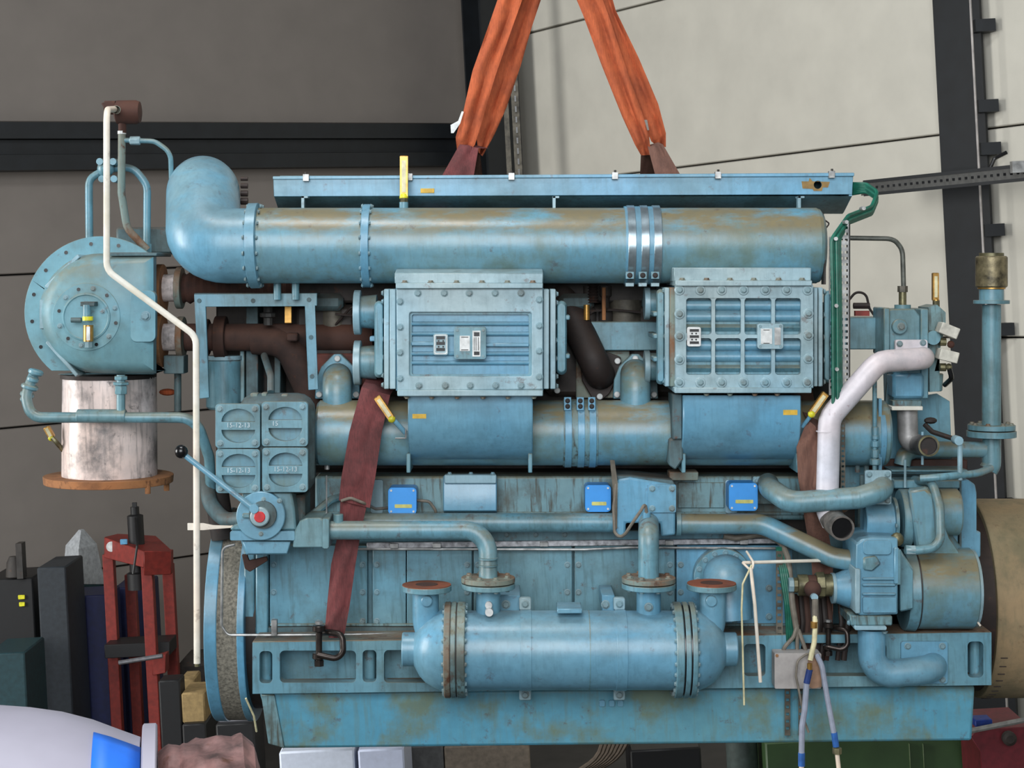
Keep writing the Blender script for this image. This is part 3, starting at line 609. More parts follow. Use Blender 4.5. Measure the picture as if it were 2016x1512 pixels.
# ---------------- charge air main at the top
D0 = .27
cm = obj('charge_air_main', M().xc(508, 1606, 483.5, D0, 74.5, 72), BD, E, label='thick dusty blue pipe along the top')
kk = sc(D0)
obj('end_cap', M().lathe(P(1604, 483.5, D0), (1, 0, 0), [(0, 74.5 * kk), (8 * kk, 72 * kk), (14 * kk, 64 * kk), (17 * kk, 40 * kk), (18 * kk, 0.001)], 48), BD, cm)
f1 = obj('joint_flange', M().plate([], [], 0, 0) if False else M().lathe(P(491, 484, D0), (1, 0, 0.03), [(0, 78 * kk), (2 * kk, 84 * kk), (20 * kk, 84 * kk), (22 * kk, 80 * kk)], 56), BC, cm)
f2 = obj('joint_flange', M().xc(716, 731, 484, D0, 82, 56, ch=.002), BC, cm)
for k in range(16):
    a = math.radians(k * 22.5 + 11); dz = math.cos(a) * 79 * kk
    if dz > .07: continue
    for x, ax in ((491, 'L'), (514, 'R'), (716, 'L'), (731, 'R')):
        b = bolt(cm, x, 484 + 79 * math.sin(a), D0, 5, ax, BOLT); b.location += Vector((0, dz, 0))
obj('elbow', M().tube([(498, 484, D0), (401, 484, D0), (400, 380, .5), (400, 374, 1.0)], 74, 56, 0.95), BC, cm)
obj('rubber_sleeve', M().xc(1228, 1298, 483, D0, 77, 56), ZINC if False else BC, cm)
for i, x in enumerate((1240, 1265.5, 1290)):
    s_ = obj('hose_clamp', M().xc(x - 7.5, x + 7.5, 483.5, D0, 79.5, 56), ZINC, cm, 0.001, 'worn bright metal clamp')
    obj('clamp_tab', M().pb(x - 8, 535, x + 8, 549, .12, .135), BL, cm, 0.001); obj('clamp_tab', M().pb(x - 8, 557, x + 8, 564, .14, .2), BP, cm, 0.001)
    bolt(cm, x, 542, .12, 5.5, 'F', BLKI)
obj('stub', M().zc(795, 398, 415, D0, 9, 16), BL, cm); obj('stub_nut', M().zc(795, 390, 399, D0, 8, 6), BRD, cm)
thermo(cm, 795, 306, 388, D0, 0, 8)
obj('maker_plate_scar', M().plate([(612, 480), (675, 477), (675, 489), (612, 490)], [[(617, 483), (670, 480), (670, 486), (617, 487)]], .1185, .14), EXH, cm)
for x in (572, 608): obj('foot', M().zc(x - 26, 556, 590, .3, 7.5, 12), BL, cm)
for y, r in ((352, 4), (366, 5), (381, 6), (396, 7)): obj('nut', M().xc(474, 488, y, .55, r, 8), BLKI, cm)
# ---------------- cable trough on top
ct = obj('cable_trough', M().plate([(538, 350), (1680, 343), (1678, 383), (539, 387)], [circ(1610, 364, 8, 14)], .36, .375), BC, E, 0.002, 'long shallow blue cable trough')
obj('lid', M().plate([(537, 347), (1682, 340), (1682, 347), (537, 353)], [], .35, .56), BC, ct, 0.002)
obj('underside', M().xprof([(.362, 386), (.375, 386), (.55, 418), (.55, 346), (.56, 346), (.56, 421), (.545, 421)], 542, 1672, .4), BK if False else BL, ct)
obj('end_plate', M().xprof([(.362, 345), (.362, 386), (.55, 419), (.55, 347)], 1668, 1674, .4), BC, ct)
for x in (602, 806, 1007, 1211, 1414, 1638):
    y = 350 - (x - 538) * .0061; c_ = obj('toggle_clip', M().pb(x - 6, y - 7, x + 6, y + 7, .335, .36), PERF, ct, 0.001); obj('pin', M().zc(x, y - 11, y - 3, .35, 2.5, 8), GUTS, ct)
for x in (596, 1091, 1574): obj('bracket', M().pb(x - 3, 386, x + 3, 413, .3, .34), BP, ct, 0.001); obj('bracket', M().pb(x - 3, 386, x + 10, 390, .3, .36), BP, ct, 0.001)
obj('yellow_label', M().pb(828, 371, 855, 380, .355, .36), YEL, ct, 0.001)
obj('tape_remnant', M().plate([(1578, 357), (1592, 357), (1594, 350), (1600, 357), (1634, 358), (1630, 369), (1620, 369), (1618, 376), (1602, 376), (1600, 372), (1580, 371)], [circ(1610, 364, 8, 14)], .3585, .36), plain('brown_tape', (150, 118, 62), .6), ct)
# ---------------- charge air coolers
def waterbox(par, x0, x1, y0, y1, d0, d1, lugs, side):
    w = obj('water_box', M().loft([(rr(x0 + 3, y0 + 6, x1 - 3, y1 - 6, 10), d0), (rr(x0, y0, x1, y1, 12), d0 + .02), (rr(x0, y0, x1, y1, 12), d1)]), BL, par, 0.003)
    for y in lugs:
        xx = x0 - 6 if side < 0 else x1 - 6
        obj('rib', M().pb(xx, y - 5, xx + 12, y + 5, d0 + .01, d1 - .05), BL, par, 0.004)
        bolt(par, x0 - 2 if side < 0 else x1 + 2, y, d0 + .03, 5.5, 'L' if side < 0 else 'R')
# cooler A
d = .02
A_ = obj('charge_air_cooler', M().pb(779, 566, 1070, 770, .07, .52), BC, E, 0.004, 'left charge air cooler with ribbed cover')
obj('cover', M().plate([(780, 568), (1069, 566), (1069, 767), (782, 769)], [rr(806, 615, 1047, 741, 5)], d, .07), BP, A_, 0.004, seg=2)
obj('pocket_floor', M().pb(800, 610, 1052, 745, .052, .07), BC, A_)
obj('pocket_frame', M().plate(rr(803, 612, 1050, 744, 5), [rr(811, 619, 1041, 737, 4)], .035, .06), BL, A_, 0.003)
for y in (637, 657, 696, 714):
    obj('rib', M().xprof([(.058, y - 5), (.036, y - 2), (.034, y), (.036, y + 3), (.058, y + 6)], 809, 1042, .04), BC, A_)
obj('rib', M().pb(809, 672, 856, 681, .03, .06), BC, A_, 0.004); obj('rib', M().pb(950, 675, 1042, 683, .03, .06), BC, A_, 0.004)
obj('top_duct', M().xprof([(.04, 538), (.04, 558), (.3, 562), (.3, 530), (.16, 528)], 777, 1069, .04), BP, A_, 0.003)
obj('top_flange', M().pb(779, 557, 1069, 568, .0, .4), BP, A_, 0.003)
for x in (797, 848, 899, 949, 999, 1049): bolt(A_, x, 557, .022, 7, 'U', RB)
obj('bottom_flange', M().pb(782, 768, 1069, 780, .0, .4), BP, A_, 0.003)
for x in (801, 850, 900, 951, 1000, 1051): bolt(A_, x, 781, .03, 6, 'D', RB)
bolts(A_, [(788, y) for y in (594, 644, 694, 745)] + [(1062, y) for y in (590, 641, 691, 742)] + [(x, 577) for x in (823, 875, 924, 975, 1026)] + [(x, 759) for x in (825, 877, 926, 976, 1026)], d, 7.5)
for x0, x1, dd, mt in ((756, 766, .08, BP), (767, 779, .06, BP), (1070, 1081, .06, BP), (1083, 1094, .08, BP)): obj('side_flange', M().pb(x0, 569, x1, 766, dd, .5), mt, A_, 0.003)
for y in (577, 594, 632, 668, 704, 739, 758): bolt(A_, 755, y, .11, 6, 'L'); bolt(A_, 1095, y + 2, .11, 6, 'R')
waterbox(A_, 737, 756, 592, 744, .1, .44, (), -1)
waterbox(A_, 1095, 1116, 592, 738, .1, .44, (625, 701), 1)
for y in (613, 712):
    obj('nozzle', M().xc(708, 742, y + 1, .27, 31, 32, 34), BL, A_)
    obj('nozzle_flange', M().xc(698, 711, y + 2, .27, 44, 36, ch=.002), BP, A_)
obj('web', M().pb(728, 662, 742, 672, .2, .3), BC, A_, 0.003)
gp = obj('gauge_plate', M().plate(rr(853, 657, 882, 699, 4), [], .02, .05), BP, A_, 0.002)
obj('white_frame', M().plate(rr(855, 659, 880, 697, 3), [rr(857, 661, 878, 695, 2)], .018, .02), WHT, gp)
for y in (662, 673, 685): obj('dark_field', M().pb(859, y, 876, y + 6, .018, .02), BLK, gp)
for x in (862, 871):
    for y in (669.5, 681): obj('digit', M().pb(x, y, x + 3, y + 3, .0178, .02), BLK, gp)
npl = obj('name_plate', M().plate(rr(894, 644, 957, 707, 5), [], .0, .05), BL, A_, 0.004)
for p_ in ((900, 650), (951, 650), (900, 701), (951, 701)): obj('screw', M().yc(p_[0], p_[1], -.004, 0, 3, 8), BOLT, npl)
obj('white_plate', M().pb(905, 661, 925, 691, -.003, 0), WHT, npl); obj('scribed_plate', M().pb(930, 651, 946, 702, -.003, 0), WHT, npl)
for y0, y1 in ((654, 662), (692, 699)): obj('dark_field', M().pb(933, y0, 944, y1, -.0038, -.002), BLK, npl)
for x in (933, 936.5, 941): obj('line', M().pb(x, 664, x + 1.2, 690, -.0038, -.002), BLK, npl)
obj('line', M().pb(908, 663, 922, 664.5, -.0038, -.002), BLK, npl); obj('line', M().pb(908, 688, 922, 689.5, -.0038, -.002), BLK, npl)
# cooler B
B_ = obj('charge_air_cooler', M().pb(1330, 563, 1602, 765, .07, .52), BC, E, 0.004, 'right charge air cooler with eight pocket cover')
pk = [rr(a, u, b, v, 6) for a, b in ((1351, 1401), (1408, 1459), (1466, 1519), (1526, 1577)) for u, v in ((587, 659), (666, 738))]
obj('cover', M().plate([(1330, 563), (1601, 561), (1601, 763), (1330, 764)], pk, d, .07), BP, B_, 0.004, seg=2)
obj('pocket_floor', M().pb(1345, 582, 1582, 742, .065, .07), BL, B_)
for y in (601, 623, 680, 702):
    h = 11
    for a, b in ((1351, 1401), (1408, 1459), (1466, 1519), (1526, 1577)):
        obj('pocket_roll', M().xprof([(.068, y - h), (.05, y - h * .8), (.04, y), (.045, y + h * .7), (.068, y + h)], a, b, .05), BC, B_, smooth=60)
for y in (645, 725):
    for a, b in ((1351, 1401), (1408, 1459), (1466, 1519), (1526, 1577)): obj('pocket_roll', M().xprof([(.068, y - 8), (.045, y), (.068, y + 9)], a, b, .05), BL, B_, smooth=60)
obj('top_duct', M().xprof([(.03, 527), (.03, 553), (.3, 556), (.3, 526)], 1327, 1597, .03), BP, B_, 0.003)
obj('top_flange', M().pb(1330, 552, 1599, 563, .0, .4), BP, B_, 0.003)
for x in (1343, 1391, 1437, 1484, 1533, 1579): bolt(B_, x, 552, .015, 7, 'U', RB)
obj('bottom_flange', M().pb(1328, 763, 1598, 774, .0, .4), BP, B_, 0.003)
for x in (1391, 1437, 1486, 1530): bolt(B_, x, 775, .03, 6, 'D', RB)
bp_ = [(x, 571) for x in (1338, 1379, 1421, 1464, 1507, 1549, 1590)] + [(x, 753) for x in (1338, 1379, 1421, 1464, 1507, 1549, 1590)] + [(1338, y) for y in (618, 662, 708)] + [(1592, y) for y in (617, 660, 706)]
for x, y in bp_: obj('boss', M().yc(x, y, .012, .03, 10, 18, ch=.002), BP, B_)
bolts(B_, bp_, .012, 7)
for x0, x1, dd, mt in ((1309, 1318, .08, BP), (1319, 1330, .06, RB), (1602, 1610, .06, BP), (1611, 1620, .08, BP)): obj('side_flange', M().pb(x0, 566, x1, 761, dd, .5), mt, B_, 0.003)
for y in (572, 618, 662, 707, 750): bolt(B_, 1308, y, .11, 6, 'L'); bolt(B_, 1621, y + 2, .11, 6, 'R')
waterbox(B_, 1292, 1309, 569, 757, .1, .44, (618, 662, 707), -1)
waterbox(B_, 1621, 1642, 572, 754, .1, .44, (618, 662, 706), 1)
for y in (597, 722): obj('nozzle', M().xc(1272, 1294, y, .3, 27, 28), BL, B_); obj('nozzle_flange', M().xc(1268, 1279, y, .3, 32, 32, ch=.002), BP, B_)
gp = obj('gauge_plate', M().plate(rr(1353, 644, 1380, 682, 4), [], .008, .05), WHT, B_, 0.002)
for y in (648, 660, 672): obj('dark_field', M().pb(1358, y, 1376, y + 5, .006, .008), BLK, gp)
for x in (1361, 1369):
    for y in (655, 667): obj('digit', M().pb(x, y, x + 3, y + 3, .0058, .008), BLK, gp)
npl = obj('name_plate', M().plate(rr(1492, 637, 1542, 687, 5), [], .0, .05), BP, B_, 0.004)
for p_ in ((1497, 642), (1537, 642), (1497, 682), (1537, 682)): obj('screw', M().yc(p_[0], p_[1], -.004, 0, 3, 8), BOLT, npl)
obj('white_plate', M().pb(1498, 647, 1520, 677, -.003, 0), WHT, npl); obj('scribed_plate', M().pb(1525, 645, 1537, 679, -.003, 0), PERF, npl)
for y in (649, 675): obj('line', M().pb(1503, y, 1515, y + 1.3, -.0038, -.002), BLK, npl)
# lower housings
for x0, x1, nm, lab in ((803, 1049, A_, (812, 815, 839, 824)), (1345, 1577, B_, (1542, 807, 1570, 817))):
    h = obj('lower_housing', M().xprof([(.06, 778), (.06, 826), (.068, 845), (.085, 862), (.11, 878), (.15, 893), (.2, 903), (.3, 908), (.4, 905), (.4, 778)], x0, x1, .06), BC, nm, 0.004, smooth=40)
    obj('yellow_label', M().pb(lab[0], lab[1], lab[2], lab[3], .0585, .06), YEL, nm)
    for x in (x0, x1 - 6): obj('foot', M().pb(x - 3, 893, x + 5, 931, .13, .33), BL, nm, 0.003)
obj('side_strip', M().pb(1324, 776, 1343, 865, .1, .3), BK, B_, 0.004); obj('side_foot', M().plate([(1318, 865), (1345, 858), (1345, 905), (1330, 926), (1316, 915)], [], .12, .3), BK, B_, 0.006)
# ---------------- lower manifold
lm = obj('lower_manifold', M().xc(626, 1745, 852, .31, 64, 56, ch=.01), BD, E)
for x in (1117.5, 1142.5, 1165):
    obj('hose_clamp', M().xc(x - 6.5, x + 6.5, 852, .31, 68, 48), BC, lm, 0.001); obj('clamp_tab', M().pb(x - 7, 782, x + 7, 808, .2, .215), BC, lm, 0.001)
    bolt(lm, x, 789, .2, 5, 'F', BLKI); bolt(lm, x, 800, .2, 5, 'F', BLKI)
obj('rubber_sleeve', M().xc(1108, 1175, 852, .31, 66, 48), BS, lm)
for x, yt, r in ((664, 722, 29), (1251, 715, 30)):
    obj('riser', M().tube([(x, 840, .31), (x, yt + 22, .31), (x, yt + 20, .6)], r, 28, 1.05), BD, lm)
    fl = obj('riser_flange', M().plate([(x - 44, 785), (x - 42, 748), (x - 32, 722), (x - 7, 697), (x + 7, 697), (x + 33, 722), (x + 43, 748), (x + 45, 785)], [], .46, .5), BL, lm, 0.003)
    for p_ in ((x, 706), (x - 36, 777), (x + 37, 777)): obj('stud', M().yc(p_[0], p_[1], .44, .46, 6, 12, ch=.003), WHT, lm)
obj('drain_cock', M().zc(644, 914, 924, .31, 5, 10), PERF, lm)
# ---------------- exhaust
ex = obj('exhaust_manifold', M().tube([(366, 664, .58), (735, 664, .58)], 27, 32), EXH, E, label='burnt brown exhaust pipe')
for x0, x1, r in ((398, 412, 36), (424, 446, 42)): obj('clamp_ring', M().xc(x0, x1, 664, .58, r, 36, ch=.003), EXH, ex)
obj('branch', M().tube([(500, 668, .58), (566, 672, .56), (612, 770, .56), (612, 800, .56)], 30, 28, 2), EXH, ex)
obj('lug', M().pb(563, 656, 585, 672, .42, .5), EXH, ex, 0.006)
up = obj('upper_exhaust_bellows', M().lathe(P(360, 567, .58), (1, 0, 0), [(t * .016, (.058 if t % 2 else .068)) for t in range(32)], 28), EXH, E, smooth=20, label='dark corrugated exhaust bellows')
dg = obj('exhaust_branch', M().tube([(1098, 560, .62), (1180, 735, .42), (1184, 742, .7)], 29, 32, 1.1), BLKI, E, label='slanting sooty black exhaust pipe')
fl = obj('branch_flange', M().plate([(1142, 705), (1195, 693), (1222, 703), (1224, 725), (1200, 775), (1181, 791), (1166, 785), (1146, 750)], [], .52, .55), BLKI, dg, 0.003)
for p_ in ((1216, 711), (1181, 781), (1097, 769), (1150, 712)): obj('stud', M().yc(p_[0], p_[1], .50, .52, 6, 12, ch=.003), WHT, dg)
obj('port_face', M().pb(1134, 690, 1240, 784, .55, .66), RB, E, 0.004, 'rust brown head face')
obj('port_face', M().pb(622, 696, 740, 782, .55, .66), plain('dull_red_face', (120, 62, 50), .7, 0, .3, 20), E, 0.004, 'dull red head face')
obj('air_duct', M().pb(1128, 633, 1300, 690, .5, .66), BL, E, 0.004); obj('air_duct', M().pb(1600, 625, 1742, 688, .45, .66), BL, E, 0.004)
# injector gear between the coolers
for x in (1160, 1192): ij = obj('injector', M().lathe(P(x, 633, .55), (0, 0, 1), [(0, .03), (.05, .03), (.06, .018), (.1, .018), (.11, .026), (.15, .026)], 12), GUTS, E)
obj('spring', M().lathe(P(1168, 596, .5), (0, 0, 1), [(t * .006, .016 if t % 2 else .024) for t in range(14)], 14), BLKI, E)
obj('brass_union', M().zc(1155, 600, 630, .48, 6, 12), BRS, E); obj('brass_union', M().plate([(560, 601), (574, 601), (574, 637), (560, 637)], [], .5, .52), BRS, E, 0.003)
obj('steel_pot', M().zc(656, 588, 650, .6, 26, 24), PERFD, E); obj('steel_pot', M().zc(1232, 590, 632, .6, 34, 24), PERFD, E)
obj('injector', M().lathe(P(528, 640, .5), (0, 0, 1), [(0, .02), (.03, .02), (.035, .035), (.05, .035), (.055, .02), (.08, .02)], 10), GUTS, E)
for pts in ([(1120, 640, .5), (1170, 612, .5), (1210, 610, .5), (1262, 615, .5)], [(660, 640, .55), (690, 606, .5), (735, 590, .5)], [(660, 618, .5), (735, 626, .5)]): obj('fuel_line', M().tube(pts, 2.5, 6), BLKI, E)
obj('rod', M().zc(1189, 566, 630, .46, 4, 8), RUST, E)

for x0, x1, y0, mt in ((472, 481, 690, BS), (484, 508, 600, BK), (540, 552, 690, BK)): obj('vertical_post', M().pb(x0, y0, x1, 792, .62, .8), mt, E, 0.003)
# ---------------------------------------------------------------- turbocharger end (left)
tc = obj('turbocharger', M().loft([([(195 + (x - 195) * .80, 617 + (y - 617) * .80) for x, y in circ(195, 617, 118, 30, 90, 270)] + [(280, 520), (280, 714)], .27),
    ([(195 + (x - 195) * .93, 617 + (y - 617) * .93) for x, y in circ(195, 617, 118, 30, 90, 270)] + [(302, 506), (302, 729)], .30),
    (circ(195, 617, 118, 30, 90, 270) + [(308, 500), (308, 735)], .36), (circ(195, 617, 118, 30, 90, 270) + [(308, 500), (308, 735)], .75)]), TRB, E, label='rounded blue turbocharger casing', smooth=50)
cz = [p for p in circ(198, 615, 150, 72) if p[1] < 737 and p[0] < 305]
k0 = next(i for i in range(len(cz)) if math.dist(cz[i], cz[i - 1]) > 30 and cz[i][1] > 700); cz = cz[k0:] + cz[:k0]
fr = obj('casing_flange', M().plate([(304, 737), (112, 737)] + [p for p in cz if not (p[0] > 300)] + [(304, 505)], [], .45, .48), TRB, tc, 0.003)
for a in (150, 172.5, 195, 217.5, 240, 262, 285): obj('hole', M().yc(198 + 136 * math.cos(math.radians(a)), 615 + 136 * math.sin(math.radians(a)), .448, .455, 3.8, 10), BLK, tc)
obj('rear_casing', M().yc(188, 600, .485, .95, 122, 48, 96), BL, tc); obj('rear_duct', M().pb(228, 447, 345, 500, .7, .95), BK, tc, 0.01)
obj('top_lip', M().pb(216, 497, 309, 504, .29, .6), BK, tc, 0.003)
cov = obj('round_cover', M().lathe(P(172, 624, .285), (0, -1, 0), [(0, 68 * sc(.28)), (.012, 68 * sc(.28)), (.018, 66 * sc(.28)), (.02, 48 * sc(.28)), (.024, 47 * sc(.28)), (.026, 44 * sc(.28)), (.022, 42 * sc(.28)), (.022, .001)], 48), TRB, tc)
for k in range(12):
    a = math.radians(30 * k + 12); x, y = 172 + 57 * math.cos(a), 624 + 57 * math.sin(a)
    if k % 2: bolt(tc, x, y, .265, 5.5)
    else: obj('hole', M().yc(x, y, .263, .27, 3.6, 10), BLK, tc)
bolt(tc, 202, 613, .262, 5)
obj('swirl_step', M().lathe(P(172, 624, .295), (0, -1, 0), [(0, 76 * sc(.3)), (.01, 73 * sc(.3)), (.012, 66 * sc(.3))], 40), TRB, tc)
obj('side_cover', M().plate(rr(257, 572, 306, 673, 12, 5), [], .262, .3), TRB, tc, 0.005, seg=2); bolt(tc, 287, 622, .262, 10)
obj('gauge_pipe', M().zc(171, 600, 632, .2, 8, 14), BL, tc); obj('gauge_top', M().pb(158, 594, 186, 603, .19, .25), BK, tc, 0.002)
obj('yellow_band', M().zc(173, 623, 631, .2, 10.5, 16), LEM, tc, label='yellow band')
t = obj('gauge_glass', M().zc(174, 640, 672, .2, 10, 16), BRS, tc, label='brass framed gauge glass'); obj('glass_face', M().pb(170, 643, 177, 670, .178, .19), WHT, t)
obj('gauge_nut', M().zc(174, 672, 684, .2, 8, 6), BOLT, tc); obj('side_cock', M().xc(140, 160, 630, .22, 5, 10), BK, tc)
for a, b in (((155, 503), (90, 566)), ((82, 590), (82, 648)), ((92, 672), (152, 740))):
    dx, dy = b[0] - a[0], b[1] - a[1]; L = math.hypot(dx, dy); nx, ny = -dy / L * 4, dx / L * 4
    obj('guard_strip', M().plate([(a[0] - nx, a[1] - ny), (b[0] - nx, b[1] - ny), (b[0] + nx, b[1] + ny), (a[0] + nx, a[1] + ny)], [], .325, .45), BP, tc, 0.003)
for y, y0, y1, fx in ((567, 517, 640, 354), (664, 606, 712, 357)):
    obj('copper_gasket', M().xc(309, 323, y + 6, .56, 53, 36, ch=.003), RUST, tc, label='rust coloured flange disc')
    obj('inlet_pipe', M().xc(320, 356, y, .56, 27, 28), STACK, tc, label='scorched bare metal pipe')
    obj('inlet_flange', M().xc(fx - 6, fx + 6, y, .56, 41, 32, ch=.002), RB, tc)
obj('inlet_bracket', M().pb(322, 700, 362, 736, .5, .6), BK, tc, 0.003); obj('drain_pipe', M().zc(350, 736, 810, .6, 7, 12), BK, tc)
obj('small_tank', M().zc(440, 706, 805, .62, 34, 28, ch=.01), BL, E); obj('tank_lid', M().zc(440, 700, 708, .62, 36, 28), BP, E)
obj('orange_rag', M().ball(P(330, 772, .8), .035, 12, (1.1, .8, .45)), ORG, E, label='scrap of orange cloth')
# exhaust stack
st = obj('exhaust_stack', M().zc(216, 742, 938, .62, 91, 56, 92.5), STACK, E, label='scorched bare steel exhaust stub')
obj('burnt_rim', M().zc(214, 736, 744, .62, 93, 48), BLKI, st); obj('seam', M().zc(182, 745, 936, .435, 1.2, 6), BLKI, st)
fl = obj('rusty_flange', M().zc(214, 935, 950, .62, 126, 56, 125, ch=.002), RUST, st, label='rusty round flange')
for x, y, dd in ((291, 966, .45), (328, 960, .62), (121, 0, .0)):
    if y: obj('hanging_bolt', M().zc(x, 945, y + 6, dd, 5.5, 10), RUST, st)
thermo(E, 101, 838, 862, .5, -.5, 6)
obj('thermometer_stem', M().tube([(103, 862, .5), (112, 872, .5), (124, 886, .55)], 5, 8), BRD, E)
# turbo pipework
wpz = obj('turbo_water_pipe', M().tube([(68, 735, .4), (50, 780, .36), (62, 822, .34), (150, 822, .34), (385, 822, .34), (412, 900, .4), (415, 960, .45)], 10.5, 16, 4), BL, E)
obj('sleeve', M().xc(152, 248, 819, .34, 13.5, 18, ch=.003), BL, wpz)
for x, y, r in ((72, 728, 15), (66, 742, 12), (60, 757, 17), (55, 772, 14), (53, 782, 12)):
    a = P(x, y, .38); obj('hose_union', M().lathe(a, (-.3, 0, -1), [(0, r * .8 * sc(.38)), (.006, r * sc(.38)), (.016, r * sc(.38)), (.022, r * .8 * sc(.38))], 12), BL, wpz)
obj('tee', M().zc(238, 738, 815, .34, 8.5, 14), BL, wpz)
for y0, y1, r in ((752, 758, 17), (759, 776, 13), (740, 748, 14)): obj('union_nut', M().zc(238, y0, y1, .34, r, 6), BL, wpz, 0.002)
lv = obj('vent_loop', M().tube([(176, 470, .6), (175, 352, .6), (200, 338, .6)], 7.5, 14, 4), BL, E)
obj('loop', M().tube([(200, 334, .6), (262, 328, .6), (290, 365, .6), (289, 495, .6)], 7.5, 14, 5), BL, lv)
obj('valve_body', M().ball(P(208, 332, .56), .036, 16), BL, lv); 
for p_ in ((196, 318), (222, 318), (200, 352), (224, 352)): obj('valve_lug', M().yc(p_[0], p_[1], .52, .6, 7, 10), BL, lv)
obj('pipe_foot', M().zc(289, 480, 500, .6, 10, 6), BL, lv)
vp = obj('rusty_riser', M().tube([(240, 262, .5), (239, 380, .5), (250, 450, .5), (290, 492, .52)], 7.5, 14, 6), RB, E, label='rusty riser pipe')
obj('pale_collar', M().zc(240, 258, 264, .5, 8.5, 12), WHT, vp); obj('upper_neck', M().zc(241, 232, 262, .5, 8, 12), EXH, vp)
obj('rusty_canister', M().lathe(P(226, 221, .5), (1, 0, 0), [(0, .028), (.01, .05), (.09, .051), (.106, .045), (.112, .02)], 28), EXH, vp, label='rusty brown canister')
obj('canister_hub', M().xc(207, 228, 212, .5, 14, 10), EXH, vp); obj('canister_stub', M().plate([(198, 203), (214, 198), (232, 206), (224, 222), (206, 216)], [], .47, .52), EXH, vp, 0.004)
fp = obj('small_blue_pipe', M().tube([(242, 276, .5), (305, 278, .5), (336, 300, .5), (338, 385, .55)], 5, 12, 6), BL, E)
obj('union_nut', M().xc(256, 276, 277, .5, 9, 6), BP, fp, 0.002)
# long white vent pipe
wv = obj('white_vent_pipe', M().tube([(226, 215, .44), (210, 216, .1), (210, 532, .08), (386, 662, .06), (388, 1306, .04)], 6.2, 14, 5), WTB, E, label='thin white bent pipe hanging to the floor side')
k1 = obj('pipe_eye', M().tube([(228, 216, .44), (229, 216, .40)], 8.5, 14, open_end=True), RB, wv)
obj('brass_end', M().zc(388, 1303, 1312, .04, 5, 10), BRD, wv)
obj('pipe_strap', M().plate([(369, 1030), (400, 1030), (420, 1034), (460, 1035), (460, 1039), (420, 1042), (400, 1044), (369, 1044)], [], .052, .058), WTB, wv, 0.001, 'flattened white pipe bracket')
obj('strap_rod', M().tube([(455, 1037, .055), (520, 1037, .1)], 3, 8), WTB, wv)
# angle iron frame
fr = obj('angle_frame', M().plate([(382, 579), (624, 577), (624, 602), (620, 602), (626, 767), (607, 768), (600, 603), (405, 604), (412, 783), (393, 785)], [], .33, .345), BL, E, 0.003)
obj('top_leg', M().pb(382, 577, 624, 580, .335, .45), BK, fr, 0.002)
for p_ in ((392, 592), (498, 592), (608, 590), (612, 664), (614, 741)): obj('frame_bolt', M().yc(p_[0], p_[1], .325, .335, 4.5, 8), BK, fr)
# ---------------- fuel valve block
vb = obj('valve_block', M().loft([(rr(474, 792, 604, 965, 16), .02), (rr(470, 776, 620, 972, 34), .06), (rr(470, 773, 622, 972, 36), .32)]), BK, E, 0.004, label='grey brown block behind four plates', smooth=50)
def moon(cx, cy, r, up):
    return circ(cx, cy, r, 16, 180, 360) if up else circ(cx, cy, r, 16, 0, 180)
for x0, y0, x1, y1, tx in ((424, 795, 512, 882, '15-12-13'), (515, 791, 606, 879, '15'), (425, 884, 512, 971, '15-12-13'), (516, 881, 606, 969, '15-12-13')):
    cx = (x0 + x1) / 2 + 1; cy = (y0 + y1) / 2
    h1 = moon(cx, cy - 8, 33, True); h1 = [(x, cy - 8 - (cy - 8 - y) * .78) for x, y in h1]; h2 = [(x, cy + 8 + (y - cy + 8 - 16) * .78) for x, y in moon(cx, cy + 8, 33, False)]
    q = obj('valve_plate', M().plate(rr(x0, y0, x1, y1, 7), [h1, h2], -.03, .0), BL, vb, 0.004, seg=2)
    obj('pocket', M().plate(rr(x0 + 2, y0 + 2, x1 - 2, y1 - 2, 6), [], .012, .05), BD, vb)
    if x0 < 500: pass
    bolts(vb, [(x0 + 9, y0 + 10), (x1 - 10, y0 + 10), (x0 + 10, y1 - 9), (x1 - 10, y1 - 10)], -.03, 7)
    text(tx, cx - (20 if tx == '15' else 0), cy - 1, -.0312, 13, CHALK, vb)
obj('block_body', M().pb(428, 800, 600, 965, .03, .2), BL, vb)
for x, y, w in ((500, 778, 14), (520, 777, 10), (560, 780, 12)): obj('top_stud', M().pb(x - w / 2, y - 4, x + w / 2, y + 4, .05, .1), RB, vb, 0.003)
obj('top_pipe', M().tube([(533, 772, .15), (533, 740, .2), (520, 700, .4)], 7, 12, 4), BK, vb)
# control lever
cl = obj('control_housing', M().plate([(476, 970), (574, 970), (580, 1000), (584, 1044), (452, 1044), (456, 1036), (470, 1030)], [], .0, .25), BL, E, 0.008, seg=2)
obj('round_plate', M().yc(513, 1016, -.04, .0, 48, 48, ch=.003), BC, cl)
bolts(cl, [(519, 983), (550, 986), (514, 1051)], -.04, 5)
obj('hub_ring', M().yc(517, 1014, -.06, -.04, 27, 32), BK, cl); obj('hub', M().yc(511, 1018, -.085, -.05, 19, 32, ch=.004), BP, cl)
obj('red_cap', M().yc(511, 1018, -.09, -.08, 11, 24, ch=.002), RED, cl, label='red round cap'); obj('hub_pin', M().pb(477, 1011, 492, 1020, -.06, -.04), BL, cl, 0.003)
obj('lever', M().tube([(366, 898, -.08), (500, 1002, -.08)], 5.5, 14), BC, cl, label='light blue lever'); obj('ball_knob', M().ball(P(357, 889, -.08), .0265, 24), BLK, cl, label='black ball knob')
obj('lever_boss', M().yc(500, 1002, -.095, -.06, 9, 16), BC, cl)
bs = obj('base_flange', M().plate(rr(453, 1046, 580, 1064, 3), [], -.02, .25), BC, cl, 0.005, seg=2); bolts(cl, [(473, 1045), (560, 1045)], .02, 6, 'U')
